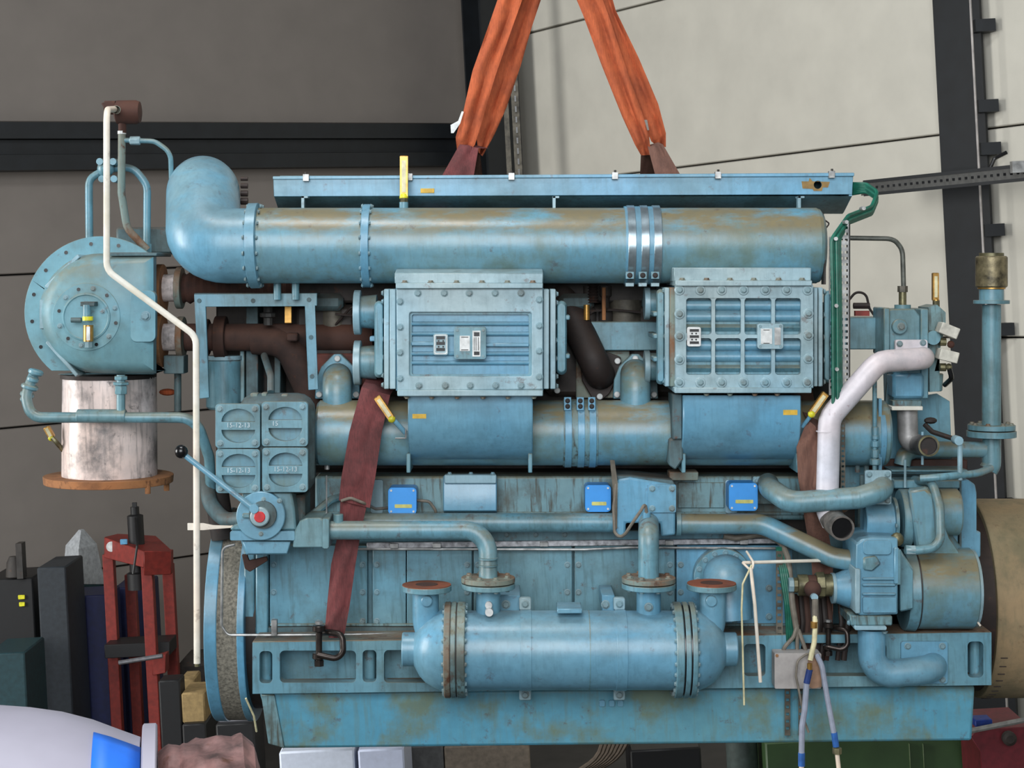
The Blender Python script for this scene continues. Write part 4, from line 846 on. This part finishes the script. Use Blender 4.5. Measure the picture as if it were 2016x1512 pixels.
obj('base_pan', M().loft([([(478, 1066), (572, 1066), (565, 1090), (488, 1090)], 0.0), ([(474, 1064), (574, 1064), (567, 1092), (484, 1092)], .02), ([(474, 1064), (574, 1064), (567, 1092), (484, 1092)], .22)]), BC, cl, 0.003)
bx = obj('pump_box', M().plate([(580, 1045), (590, 1026), (602, 1020), (632, 1020), (640, 1026), (640, 1078), (576, 1078)], [], -.02, .2), BL, E, 0.006, seg=2)
obj('pump_box_flange', M().plate(rr(634, 1021, 648, 1080, 2, 1), [], -.03, .14), BL, bx, 0.003); obj('brown_casting', M().pb(560, 975, 600, 1040, .1, .3), BK, bx, 0.01)
obj('stay', M().tube([(596, 1030, .2), (650, 985, .3), (680, 975, .36)], 8, 10), BL, E)
obj('thin_rod', M().zc(643, 936, 1018, .15, 1.6, 6), PERF, E)
obj('bracket_arm', M().plate([(476, 1092), (486, 1092), (490, 1104), (525, 1096), (527, 1104), (492, 1126), (482, 1120)], [], .15, .17), EXH, E, 0.002)
obj('oil_pipe', M().tube([(405, 925, .5), (412, 990, .42), (440, 1025, .4), (500, 1020, .3)], 15, 14, 3), BK, E); obj('oil_pipe', M().tube([(425, 960, .5), (440, 1060, .5)], 24, 14), BLKI, E)
# ---------------- woven drum guard at the left end
gd = .78; R = .455; o_ = P(0, 1248, .32)
def drum(x0, x1, r, mat, name, par, **kw):
    k = sc(.33); X0 = (x0 - CX) * k; X1 = (x1 - CX) * k; z = ZC - (1248 - CY) * k
    return obj(name, M().lathe((X0, gd, z), (1, 0, 0), [(0, r), (X1 - X0, r)], 72), mat, par, **kw)
dm = drum(424, 472, R, MESHM, 'woven_guard_drum', E, label='round drum guard of brown grey woven mesh')
drum(401, 426, R + .004, BC, 'front_rim', dm, bevel=.003); drum(466, 480, R + .004, BC, 'rear_rim', dm, bevel=.003); drum(480, 510, R - .05, BLKI, 'dark_gap', dm)
# ---------------- generator drum at the right end
k = sc(.35); z = ZC - (1215 - CY) * k
gn = obj('generator_drum', M().lathe(((1968 - CX) * k, .8, z), (1, 0, 0), [(0, .425), (.004, .43), (.9, .43), (.9, .2)], 80), KHA, E, 0.003, label='khaki brown round generator casing')
obj('coupling_disc', M().lathe(((1905 - CX) * k, .8, z), (1, 0, 0), [(0, .40), (.15, .40)], 64), BLKI, gn, label='black coupling disc')
for j in range(20):
    a = math.radians(205 + j * 6); obj('cast_mark', M().box(((1978 - CX) * k, .8 + math.cos(a) * .431 - .001, z + math.sin(a) * .431 - .002), ((1992 - CX) * k, .8 + math.cos(a) * .431 + .001, z + math.sin(a) * .431 + .002)), BLKI, gn)
# ---------------------------------------------------------------- gear and pump end (right)
gh = obj('gear_case', M().plate([(1880, 950), (1906, 944), (1920, 954), (1923, 970), (1923, 1047), (1931, 1047), (1931, 1096), (1923, 1100), (1922, 1250), (1895, 1250), (1880, 1150)], [], .33, .9), BC, E, 0.006, seg=2)
obj('case_edge', M().pb(1889, 945, 1893, 1080, .3, .34), BK, gh); obj('case_block', M().pb(1868, 1054, 1886, 1080, .3, .5), BC, gh, 0.003)
obj('case_wall', M().pb(1690, 930, 1890, 1250, .42, .8), BL, gh, 0.01)
# lower big cylinder with pump
lp = obj('sea_water_pump', M().xc(1798, 1912, 1158, .2, 79, 56, ch=.006), BD, E)
obj('pump_neck', M().loft([([(1800, 1100), (1850, 1010), (1868, 1060), (1885, 1085), (1900, 1120), (1830, 1130)], .14), ([(1795, 1110), (1845, 1000), (1872, 1050), (1895, 1080), (1905, 1120), (1830, 1140)], .3)]), BD, lp, smooth=60)
obj('collar', M().xc(1776, 1797, 1160, .2, 80, 48, 82, ch=.003), BL, lp); obj('joint_line', M().xc(1796, 1799, 1159, .2, 80.5, 48), BLKI, lp)
obj('end_ring', M().xc(1910, 1917, 1158, .2, 76, 48), BP, lp)
pb_ = obj('pump_casting', M().plate([(1696, 1062), (1715, 1058), (1768, 1060), (1768, 1210), (1695, 1212), (1683, 1205), (1686, 1070)], [], -.04, .25), BC, lp, 0.008, seg=2)
obj('vertical_rib', M().pb(1761, 1078, 1770, 1150, -.06, 0), BC, lp, 0.004); obj('cast_flange', M().pb(1684, 1120, 1694, 1208, -.06, .2), BP, lp, 0.003)
obj('cast_pad', M().plate(rr(1700, 1064, 1755, 1092, 8), [], -.055, 0), BC, lp, 0.006); obj('cast_pad', M().plate([(1700, 1098), (1725, 1094), (1735, 1110), (1718, 1125), (1700, 1122)], [], -.055, 0), BL, lp, 0.006)
for y in (1140, 1152, 1170): obj('cast_rib', M().pb(1698, y - 3, 1764, y + 3, -.052, 0), BC, lp, 0.004)
obj('cast_pad', M().plate(rr(1699, 1176, 1765, 1206, 3), [], -.055, 0), BC, lp, 0.004)
obj('taper', M().plate([(1772, 1080), (1798, 1120), (1798, 1200), (1772, 1205)], [], .02, .2), BL, lp, 0.006)
for y in (1135, 1165, 1197): bolt(lp, 1684, y, .0, 6, 'L')
obj('cone', M().xc(1640, 1688, 1158, .1, 27, 32, 46), BC, lp); obj('cone_ring', M().xc(1637, 1643, 1158, .1, 30, 28), BP, lp)
for x0, x1, r, mt in ((1622, 1640, 22, BRD), (1606, 1622, 26, BRD), (1590, 1606, 20, EXH), (1570, 1590, 21, BRD), (1562, 1570, 15, BRD), (1552, 1562, 15, BP)): obj('brass_fitting', M().xc(x0, x1, 1152, .1, r, 8 if r in (26, 15) else 18, ch=.002), mt, lp)
obj('tee_valve', M().ball(P(1600, 1160, .05), .035, 14), EXH, lp); obj('tee_outlet', M().yc(1604, 1176, .0, .06, 7, 12), BP, lp)
ft = obj('pump_foot', M().pb(1674, 1212, 1757, 1232, -.03, .2), BS, lp, 0.005); obj('foot_flange', M().plate(rr(1683, 1233, 1746, 1241, 2, 1), [], -.05, .15), BP, lp, 0.002)
for x in (1672, 1742): bolt(lp, x, 1226 if x < 1700 else 1243, -.02, 6, 'L' if x < 1700 else 'D')
obj('discharge_elbow', M().tube([(1716, 1240, .04), (1716, 1330, .03), (1836, 1318, .03), (1838, 1306, .2)], 27, 32, 2.6), BC, E, label='fat blue elbow pipe at the lower right')
obj('inlet_collar', M().xc(1682, 1700, 1104, .1, 24, 28, ch=.002), BL, lp)
# upper pump
upm = obj('governor_pump', M().xc(1700, 1757, 1027, .18, 38, 36, ch=.004), BC, E)
obj('end_disc', M().xc(1756, 1762, 1025, .18, 46, 36), BL, upm)
for y in (1000, 1035, 1062): bolt(upm, 1763, y, .06, 5, 'R')
obj('fan_casing', M().xc(1770, 1790, 1020, .2, 57, 44, ch=.004), BL, upm); obj('fan_scroll', M().loft([([(1790, 968), (1822, 962), (1838, 980), (1846, 1060), (1830, 1078), (1806, 1076)], .06), ([(1786, 962), (1825, 956), (1844, 975), (1852, 1060), (1832, 1084), (1800, 1080)], .1), ([(1786, 962), (1825, 956), (1844, 975), (1852, 1060), (1832, 1084), (1800, 1080)], .3)]), BD, upm, 0.008, smooth=50)
obj('rear_cylinder', M().xc(1845, 1887, 1008, .22, 46, 36, ch=.008), BD, upm); obj('top_housing', M().pb(1760, 945, 1890, 962, .25, .45), BL, upm, 0.005)
obj('lock_valve', M().ball(P(1766, 1062, .02), .028, 12, (1, .8, 1)), BRD, upm)
pl = obj('elbow_plate', M().plate(rr(1703, 926, 1755, 993, 4), [], .08, .1), BP, E, 0.003); bolts(pl, [(1711, 934), (1747, 934), (1747, 985)], .08, 6.5)
obj('oil_transfer_pipe', M().tube([(1512, 952, .3), (1516, 962, .16), (1556, 990, .04), (1690, 980, .02), (1736, 966, .02), (1738, 956, .12)], 21, 28, 2.0), BL, E)
pf = obj('pipe_flange', M().plate(rr(1482, 938, 1530, 992, 4), [], .31, .35), BS, E, 0.003); bolts(pf, [(1490, 946), (1522, 946), (1490, 984)], .31, 6)
obj('weld_ring', M().xc(1688, 1690, 980, .02, 22, 24), BL, E)
# bent small pipes
obj('bent_small_pipe', M().tube([(1800, 945, .3), (1836, 950, .1), (1850, 1000, .02), (1852, 1078, -.02), (1800, 1084, -.02), (1782, 1082, -.02)], 8.5, 14, 5), BL, E)
obj('pipe_nut', M().xc(1783, 1802, 1083, -.02, 10, 6), BP, E, 0.002); obj('vertical_small_pipe', M().zc(1769, 1082, 1150, -.05, 5, 10), BL, E)
obj('bent_small_pipe', M().tube([(1812, 942, .1), (1845, 940, .08), (1925, 932, .12), (1950, 922, .3)], 7.5, 14, 6), BL, E)
for y, d_ in ((925, .3), (929, .34)): obj('deck_edge', M().pb(1755, y, 1905, y + 4, d_, .6), BL, E, 0.002)
obj('dark_deck', M().pb(1690, 905, 1905, 926, .45, .8), EXH, E, 0.004)
for x, y0, y1 in ((1782, 905, 960), (1816, 850, 915), (1890, 868, 945)): obj('thin_rod', M().zc(x, y0, y1, .22 if x != 1890 else .1, 2.6 if x != 1890 else 5, 8), BP, E)
obj('hook_head', M().yc(1888, 868, .08, .14, 9, 12), BP, E)
# filter column
fc = obj('breather_column', M().zc(1952, 600, 845, .45, 18.5, 28), BL, E)
obj('breather_filter', M().zc(1952, 504, 566, .45, 31, 36, ch=.006), plain('dull_gold_filter_mesh', (150, 138, 106), .45, .5, .3, 30, .4), fc, label='dull gold breather filter')
for y0, y1, r, mt in ((498, 505, 24, BRD), (563, 569, 27, BRS), (569, 592, 24, BD), (591, 598, 35, BL), (836, 846, 46, BL), (848, 860, 48, BL)): obj('collar', M().zc(1952, y0, y1, .45, r, 36, ch=.001), mt, fc)
for a in range(0, 360, 45):
    b = bolt(fc, 1952 + 38 * math.cos(math.radians(a + 20)), 836, .45, 6, 'U', RB); b.location += Vector((0, 38 * math.sin(math.radians(a + 20)) * sc(.45), 0))
obj('lower_leg', M().tube([(1952, 860, .45), (1952, 915, .45), (1946, 925, .45)], 18.5, 24), BL, fc)
obj('cross_pipe', M().tube([(1940, 885, .45), (1800, 885, .45), (1780, 895, .42), (1776, 915, .42)], 16, 24, 3), BD, fc)
obj('black_lever', M().tube([(1820, 835, .3), (1835, 850, .3), (1890, 868, .3)], 5, 8), BLKI, E); obj('black_lever_head', M().ball(P(1832, 828, .3), .02, 10, (1.4, 1, .7)), BLKI, E)
# thermostat body upper right
tb = obj('fuel_feed_body', M().plate([(1741, 612), (1757, 608), (1800, 608), (1812, 622), (1812, 668), (1816, 780), (1808, 800), (1760, 800), (1757, 700), (1741, 690)], [], .3, .5), BL, E, 0.008, seg=2)
obj('left_flange', M().pb(1740, 606, 1752, 700, .28, .5), BL, tb, 0.004); obj('right_flange', M().pb(1813, 608, 1828, 785, .29, .5), BL, tb, 0.004)
obj('mid_casting', M().pb(1758, 735, 1820, 785, .27, .4), BC, tb, 0.012); obj('round_pad', M().yc(1772, 643, .275, .3, 15, 24, ch=.003), BL, tb); bolt(tb, 1774, 643, .275, 8)
obj('top_port', M().zc(1777, 600, 610, .38, 16, 20), BL, tb); obj('top_union', M().zc(1777, 565, 600, .38, 7.5, 12), BRD, tb); obj('union_nut', M().zc(1777, 563, 575, .38, 10, 6), PERFD, tb)
obj('return_pipe', M().tube([(1640, 468, .5), (1760, 470, .45), (1777, 492, .38), (1779, 565, .38)], 4.8, 12, 5), plain('tarnished_pipe', (104, 106, 98), .5, .3, .2), E)
obj('right_body', M().plate([(1828, 605), (1845, 600), (1862, 615), (1862, 640), (1850, 690), (1850, 770), (1830, 772)], [], .36, .55), BS, tb, 0.01, seg=2)
obj('bowl', M().zc(1840, 735, 770, .42, 17, 20, 15, ch=.004), BS, tb); obj('body_cap', M().yc(1838, 665, .3, .4, 14, 20), BL, tb)
thermo(tb, 1843, 537, 592, .42, 0, 6, BRS); obj('thermometer_foot', M().zc(1843, 592, 605, .43, 7, 10), BRD, tb)
for cx, cy in ((1870, 651), (1869, 701)):
    a = math.radians(22 if cy < 680 else 14); pts = [(cx + u * math.cos(a) - v * math.sin(a), cy + u * math.sin(a) + v * math.cos(a)) for u, v in ((-19, -11), (19, -11), (19, 11), (-19, 11))]
    w = obj('solenoid_coil', M().plate(pts, [], .25, .33), plain('ivory_plastic', (212, 208, 194), .5), tb, 0.004, 'ivory box shaped coil', seg=2); obj('coil_neck', M().xc(1850, 1862, cy + 22, .32, 8, 10), BRD, tb)
obj('plug', M().ball(P(1872, 678, .3), .016, 10), EXH, tb); obj('plug', M().ball(P(1868, 722, .3), .014, 10), BRD, tb); obj('cable', M().tube([(1868, 722, .3), (1874, 745, .3), (1860, 758, .36)], 5, 8), BLK, tb)
obj('wire', M().tube([(1672, 590, .5), (1685, 574, .5), (1705, 578, .5), (1712, 608, .5), (1722, 622, .5)], 2.5, 8, 6), BLKI, E); obj('banjo', M().xc(1680, 1712, 602, .5, 6, 8), BLKI, E); obj('red_clip', M().pb(1684, 612, 1712, 622, .47, .5), plain('dull_red_clip', (140, 50, 40), .6), E)
# white pipes
wf = obj('white_flange', M().plate(rr(1763, 669, 1826, 712, 4), [], .255, .28), WP, E, 0.003, 'white painted flange'); bolts(wf, [(1771, 677), (1817, 675)], .255, 6.5)
big = obj('white_coolant_pipe', M().tube([(1818, 704, .3), (1816, 706, .12), (1730, 712, .08), (1633, 822, .06), (1628, 1004, .06), (1640, 1030, .06)], 21.5, 32, 2.0), WP, E, label='thick white bent pipe')
obj('weld_ring', M().zc(1629, 848, 850, .06, 22.3, 28), WP, big)
obj('pipe_mouth', M().tube([(1622, 985, .1), (1640, 1026, .05), (1658, 1040, -.10)], 24, 28, 2.2, True), plain('grey_brown_bare_pipe', (124, 118, 112), .5, .3, .3), big, label='bare grey open pipe mouth')
a_ = P(1658, 1040, -.10); b_ = P(1640, 1026, .05); dv = (b_ - a_).normalized()
obj('dark_bore', M().cyl(a_ + dv * .012, a_ + dv * .03, 24 * sc(0) * .84, 28), BLK, big)  # black disc paints the shade inside the open pipe mouth
obj('rusty_patch', M().ball(P(1650, 1000, .12), .045, 16, (1, .6, .5)), RB, big)
obj('white_lower_flange', M().pb(1756, 800, 1817, 808, .26, .42), WTB, E, 0.002); obj('rust_collar', M().pb(1758, 788, 1815, 801, .28, .4), BS, E, 0.004)
ob = obj('open_bend', M().tube([(1786, 806, .34), (1788, 868, .33), (1808, 876, .3), (1828, 878, .12)], 20, 28, 1.6, True), plain('scorched_white_pipe', (150, 148, 146), .45, .2, .35, 9), E, label='scorched open pipe bend')
a_ = P(1828, 878, .12); obj('dark_bore', M().cyl(a_ + Vector((0, .015, 0)), a_ + Vector((0, .03, 0)), 20 * sc(.12) * .86, 28), BLKI, ob)  # black disc stands in for the shade down the open bend
obj('mouth_rim', M().plate(circ(1829, 878, 21, 28), [circ(1829, 878, 17.5, 28)], .116, .124), BRD, ob)
# plates and tubes behind on the right
obj('back_plate', M().plate([(1758, 788), (1845, 775), (1870, 790), (1874, 905), (1735, 905)], [], .5, .52), BL, E, 0.002)
obj('side_stay', M().plate([(1752, 700), (1760, 700), (1742, 905), (1732, 905)], [], .38, .4), BK, E)
obj('manifold_end', M().xc(1722, 1733, 855, .31, 66, 40, ch=.002), BC, lm)
rs_ = obj('riser_line', M().zc(1722, 740, 925, .16, 4.5, 12), BL, E)
for y, h, r in ((840, 20, 7), (857, 8, 8), (868, 12, 9), (885, 16, 8), (903, 12, 11)): obj('union_nut', M().zc(1723, y, y + h, .16, r, 6), BL, rs_, 0.002)
obj('side_line', M().pb(1730, 785, 1736, 925, .2, .24), BC, E); 
for x, y in ((1688, 905), (1706, 912), (1697, 935)): obj('valve_stem', M().zc(x, y, y + 25, .3, 5, 10), BK, E)
obj('lower_casing', M().pb(1658, 915, 1705, 985, .38, .5), BL, E, 0.01)
# ---------------- perforated strips and green cables
def perf(x0, x1, y0, y1, d, mat, pitch=12, rows=2):
    hs = []; y = y0 + 6
    while y < y1 - 8:
        w = (x1 - x0) / rows
        for r in range(rows): cx = x0 + w * (r + .5); hs.append([(cx - w * .3, y), (cx + w * .3, y), (cx + w * .3, y + pitch * .42), (cx - w * .3, y + pitch * .42)])
        y += pitch
    return obj('perforated_strip', M().plate([(x0, y0), (x1, y0), (x1, y1), (x0, y1)], hs, d, d + .004), mat, E, label='perforated metal strip')
perf(1652, 1671, 440, 782, .09, PERF); perf(1632, 1645, 466, 778, .10, PERF, 12, 1); obj('strip_edge', M().pb(1671, 440, 1674, 782, .09, .14), GUTS, E)
obj('strip_edge', M().pb(1622, 470, 1626, 560, .14, .2), GUTS, E)
perf(1655, 1664, 820, 965, .12, PERFD, 10, 1)
perf(1528, 1541, 1085, 1290, .14, PERFD, 13, 1); perf(1545, 1556, 1355, 1448, .17, PERFD, 14, 1); perf(1572, 1580, 1355, 1448, .17, PERFD, 14, 1)
m = M()
for k in range(6):
    o2 = (k - 2.5) * 3.0; e2 = .012 * (k % 3 - 1)
    m.tube([(1674, 362 + k * 4, .4), (1705, 362 + k * 3, .36), (1728, 385 + o2, .3 + e2), (1716, 414 + o2, .25 + e2), (1670, 432 + o2, .12 + e2), (1645 + o2, 470, .05 + e2), (1647 + o2, 600, .05 + e2), (1648 + o2, 800, .05 + e2)], 3.6, 8, 5)
gcab = obj('green_cable_bundle', m, GRN, E, label='bundle of green cables')
for x, y in ((1701, 410), (1667, 437), (1646, 470), (1647, 602), (1648, 727)): obj('cable_tie', M().yc(x, y, .02, .08, 4, 8), PERF, gcab)
m = M()
for k in range(4): m.tube([(1530 + k * 3, 1078, .2), (1538 + k * 4, 1130, .12), (1547 + k * 4, 1190, .11), (1551 + k * 4, 1262, .13)], 3.2, 8, 6)
obj('green_cable_bundle', m, GRN, E, label='lower bundle of green cables')
obj('grey_sheathed_cable', M().tube([(1425, 1055, .3), (1450, 1060, .3), (1505, 1050, .3), (1540, 1070, .22), (1552, 1100, .15), (1560, 1190, .1), (1570, 1250, .1)], 6, 10, 6), CAB, E)
for pts in ([(1570, 1230, .1), (1562, 1255, .08), (1543, 1275, .08), (1541, 1290, .09)], [(1570, 1240, .1), (1569, 1290, .09)], [(1572, 1240, .1), (1580, 1262, .08), (1588, 1285, .08)]): obj('cable_tail', M().tube(pts, 4, 8, 5), CAB, E)
for x, r in ((1566, 5), (1576, 6), (1586, 7), (1596, 6), (1608, 7), (1620, 6), (1630, 5), (1652, 5), (1664, 6)): obj('dark_hose', M().tube([(x, 1170, .22), (x + 5, 1225, .18), (x - 3, 1300, .17)], r, 8, 4), EXH if x % 4 else BLKI, E)
# junction box at the lower right
jb = obj('grey_junction_box', M().plate(rr(1525, 1286, 1617, 1356, 3), [], .02, .1), GRYB, E, 0.004, 'scuffed grey junction box', seg=2)
obj('screw', M().yc(1530, 1291, .015, .02, 3, 8), RUST, jb); obj('brown_card', M().plate([(1592, 1288), (1614, 1290), (1618, 1352), (1600, 1356), (1590, 1350)], [], .008, .02), plain('brown_stained_card', (158, 124, 100), .8), jb)
# thermometers on the housings
t1 = thermo(E, 771, 772, 825, .06, -.6, 7); obj('thermometer_stem', M().tube([(771, 824, .075), (780, 832, .08), (798, 852, .1)], 5, 10), BC, t1 if False else E)
obj('wire_bracket', M().tube([(778, 863, .08), (799, 863, .08), (799, 845, .08)], 1.6, 6, 1), PERF, E)
t2 = thermo(E, 1598, 765, 815, .04, .62, 7); obj('thermometer_stem', M().tube([(1598, 816, .06), (1580, 840, .1)], 4, 10), BC, E)

# ---------------------------------------------------------------- slings, straps, shackles and loose lines
def group_thing(name, px, label, cat, group=None): return thing(name, P(*px), label, cat, group)
sl = group_thing('lifting_sling', (930, 280, .75), 'orange lifting sling on the left, running up from above the cable trough', 'sling', 'orange lifting slings')
strap('sling_leg', [(1042, -190, 1092, -190, .72), (1000, -60, 1050, -60, .72), (962, 50, 1010, 50, .72), (930, 140, 975, 150, .72), (912, 220, 950, 235, .72), (897, 270, 935, 285, .72), (900, 298, 922, 300, .74)], ORG, .02, 1.6, .025, parent=sl)
strap('sling_leg', [(1082, -190, 1125, -190, .78), (1040, -60, 1085, -60, .78), (1000, 50, 1048, 50, .78), (972, 140, 1025, 130, .78), (950, 215, 998, 210, .78), (937, 265, 975, 262, .78), (942, 300, 950, 308, .8)], ORG, .02, 1.8, .025, parent=sl)
obj('care_tag', M().plate([(909, 219), (913, 220), (906, 243), (893, 262), (888, 262), (887, 246), (902, 238)], [], .7, .704), WHT, sl, label='curled white tag')
sr = group_thing('lifting_sling', (1285, 290, .75), 'orange lifting sling on the right, running up from above the cable trough', 'sling', 'orange lifting slings')
strap('sling_leg', [(1058, -190, 1114, -190, .74), (1110, -60, 1165, -60, .72), (1148, 30, 1198, 30, .72), (1185, 130, 1228, 120, .72), (1225, 230, 1262, 215, .72), (1250, 285, 1278, 268, .72), (1262, 306, 1282, 305, .75)], ORG, .02, 1.7, .025, parent=sr)
strap('sling_leg', [(1110, -190, 1142, -190, .8), (1160, -60, 1190, -60, .78), (1190, 30, 1212, 20, .78), (1222, 130, 1258, 115, .78), (1262, 230, 1296, 205, .78), (1282, 278, 1311, 262, .78), (1290, 285, 1311, 290, .8)], ORG, .02, 1.5, .025, parent=sr)
obj('care_tag', M().plate([(1263, 236), (1274, 236), (1278, 256), (1267, 258)], [], .7, .704), plain('grey_tag', (140, 136, 128), .7), sr, label='small grey tag')
tl = group_thing('lifting_strap', (665, 1240, .1), 'maroon flat strap from the left shackle up behind the top pipe', 'strap', 'flat lifting straps')
strap('webbing', [(938, 286, 963, 292, .76), (905, 284, 942, 292, .70), (868, 350, 932, 350, .66), (838, 420, 888, 420, .6), (790, 560, 850, 560, .6), (746, 700, 806, 720, .58), (712, 762, 768, 778, .16), (688, 850, 752, 850, .12), (672, 940, 738, 945, .1), (667, 985, 728, 1000, .11)], MAR, .014, 1.4, .012, parent=tl)
strap('webbing_end', [(670, 978, 722, 995, .13), (668, 1040, 712, 1040, .13), (652, 1110, 700, 1110, .12), (644, 1190, 688, 1195, .1), (640, 1235, 680, 1240, .09), (648, 1256, 676, 1256, .1)], MAR, .014, 1.2, .014, parent=tl)
tr_ = group_thing('lifting_strap', (1625, 1230, .2), 'brown flat strap behind the white pipe going up to the right sling', 'strap', 'flat lifting straps')
strap('webbing', [(1268, 288, 1296, 280, .76), (1275, 288, 1305, 284, .72), (1290, 345, 1340, 345, .68), (1400, 560, 1460, 560, .62), (1555, 770, 1600, 770, .5), (1590, 826, 1613, 846, .10), (1568, 880, 1612, 890, .09), (1571, 940, 1606, 960, .10), (1582, 1010, 1626, 1020, .14), (1597, 1100, 1640, 1100, .26), (1604, 1200, 1640, 1200, .22), (1615, 1240, 1638, 1240, .2)], BRW, .014, 1.3, .014, parent=tr_)
strap('far_webbing', [(1262, 296, 1282, 300, .8), (1260, 345, 1290, 345, 1.0), (1255, 420, 1290, 420, 1.2)], BRW, .014, 1, .01, parent=tr_)
strap('far_webbing', [(925, 300, 945, 300, .8), (935, 345, 950, 345, 1.0), (940, 420, 955, 420, 1.2)], BRW, .014, 1, .01, parent=tl)
SHK = plain('dark_shackle_steel', (70, 62, 58), .35, .7, .2, 20)
def shackle(px, py, d, s, label, g='steel shackles', flipx=1):
    t = thing('shackle', P(px, py, d), label, 'shackle', g)
    q = lambda a, b, e=0: (px + a * s * flipx, py + b * s, d + e)
    obj('bow', M().tube([q(-8, -38, .05), q(10, -38, .0), q(32, -34, -.02), q(34, 2, -.03), q(20, 14, -.03), q(-16, 6, -.02)], 6.2 * s, 14, 3), SHK, t)
    obj('pin', M().zc(px - 14 * s * flipx, py - 52 * s, py + 28 * s, d, 6.5 * s, 14), SHK, t)
    for b in (-46, 8): obj('pin_eye', M().zc(px - 14 * s * flipx, py + (b - 6) * s, py + (b + 6) * s, d, 13 * s, 18, ch=.003), SHK, t)
    obj('pin_nut', M().zc(px - 14 * s * flipx, py + 17 * s, py + 28 * s, d, 10 * s, 6), SHK, t); obj('pin_head', M().zc(px - 14 * s * flipx, py - 60 * s, py - 54 * s, d, 8 * s, 6), PERF, t)
    return t
shackle(642, 1283, .06, 1.0, 'dark steel shackle on the bed rail at the left, under the maroon strap')
shackle(1642, 1268, .09, .8, 'dark steel shackle on the bed rail at the right beside the fat elbow')
# white bars and cords
h = group_thing('dip_rod', (1480, 1140, .0), 'white rods hanging from a twisted cord right of the oil cooler', 'rods')
obj('rod', M().tube([(1462, 1108, .05), (1630, 1103, .12)], 3.4, 10), WTB, h); obj('rod', M().tube([(1478, 1118, .0), (1486, 1190, -.02), (1497, 1343, -.02)], 3.6, 10), WTB, h)
obj('cord', M().tube([(1462, 1108, .05), (1480, 1125, .0), (1484, 1108, .0), (1470, 1086, .1)], 2.4, 8, 4), WTB, h); obj('cord', M().tube([(1480, 1112, .0), (1462, 1150, -.01), (1460, 1200, -.01), (1465, 1388, -.01)], 2, 8, 5), CREAM, h)
h = group_thing('cream_hose', (1600, 1230, -.02), 'cream hose above the grey junction box ending in blue tape', 'hose')
obj('hose', M().tube([(1604, 1180, .0), (1605, 1232, -.02), (1603, 1265, -.03), (1595, 1300, -.04)], 5.2, 10, 5), CREAM, h); obj('crimp', M().zc(1603, 1224, 1236, -.02, 7, 8), BRS, h); obj('upper_hose', M().zc(1605, 1180, 1224, -.01, 6.5, 10), CAB, h)
obj('blue_tape', M().tube([(1594, 1318, -.05), (1588, 1345, -.05)], 6.5, 10), plain('dark_blue_tape', (36, 60, 120), .5), h); obj('brass_end', M().zc(1594, 1306, 1318, -.05, 5, 8), BRS, h)
h = group_thing('clear_hose', (1585, 1350, -.05), 'clear grey hose hanging from the junction box, taped blue at its end, left one', 'hose', 'hanging clear hoses')
CLR = plain('milky_hose', (156, 162, 178), .3, 0, .1, 20); BTP = plain('blue_tape', (44, 98, 170), .5)
obj('hose', M().tube([(1588, 1345, -.05), (1584, 1400, -.05), (1579, 1430, -.05), (1578, 1484, -.05)], 6, 10, 6), CLR, h); obj('blue_tape', M().zc(1578, 1482, 1508, -.05, 7, 10), BTP, h); obj('end', M().zc(1578, 1508, 1530, -.05, 5, 8), WTB, h)
h = group_thing('clear_hose', (1630, 1300, -.04), 'clear grey hose hanging from the junction box to a white tube, right one', 'hose', 'hanging clear hoses')
obj('hose', M().tube([(1608, 1290, .0), (1618, 1310, -.03), (1628, 1370, -.05), (1642, 1445, -.05)], 5.5, 10, 5), CLR, h); obj('blue_tape', M().tube([(1642, 1442, -.05), (1646, 1470, -.05)], 6.5, 10), BTP, h)
obj('brass_nut', M().zc(1648, 1472, 1484, -.05, 9, 6), BRD, h); obj('white_tube', M().tube([(1648, 1484, -.05), (1653, 1530, -.05)], 4.5, 10), WTB, h)
h = group_thing('brown_cord', (1570, 1300, -.02), 'brown cord looped over the grey junction box', 'cord')
obj('cord', M().tube([(1612, 1292, .0), (1590, 1286, -.01), (1570, 1300, -.02), (1567, 1330, -.02), (1578, 1385, -.02), (1584, 1420, -.02), (1592, 1442, -.02)], 2.4, 8, 6), CAB, h)
tag(obj('wire_stub', M().tube([(1910, 1205, .1), (1930, 1232, .1)], 2.2, 6), WTB), 'short white wire end at the right end of the bed rail', 'wire')
tag(obj('wire_stub', M().tube([(484, 1375, .15), (500, 1410, .2), (505, 1440, .25)], 2.2, 6), CREAM), 'pale frayed wire hanging at the lower left corner of the sump', 'wire')
tag(obj('wire_stub', M().tube([(1620, 418, .4), (1622, 432, .4), (1633, 440, .4), (1622, 455, .4)], 1.5, 6), BLKI), 'thin black wire dangling under the right end of the cable trough', 'wire')

# ---------------------------------------------------------------- lean everything built square to the camera into the plumb building
PLUMB = ('wall', 'floor', 'steel_column', 'cable_ladder', 'cable_tray', 'cable_end', 'tray_clamp', 'hydraulic_press', 'blue_cabinet', 'slate_cabinet', 'teal_cabinet', 'dark_machine', 'cover_box',
         'black_canister', 'tan_carton', 'scrap_heap', 'white_carton', 'white_box', 'grey_crate', 'wooden_crate', 'cable_coil', 'grey_pipe_stand', 'dark_trolley', 'green_container', 'red_machine', 'dark_crate')
for o in [o for o in bpy.data.objects if o.parent is None and o.type not in ('CAMERA', 'LIGHT') and not o.name.startswith(PLUMB)]:
    o.matrix_basis = TR @ Matrix.LocRotScale(o.location, o.rotation_euler, None)
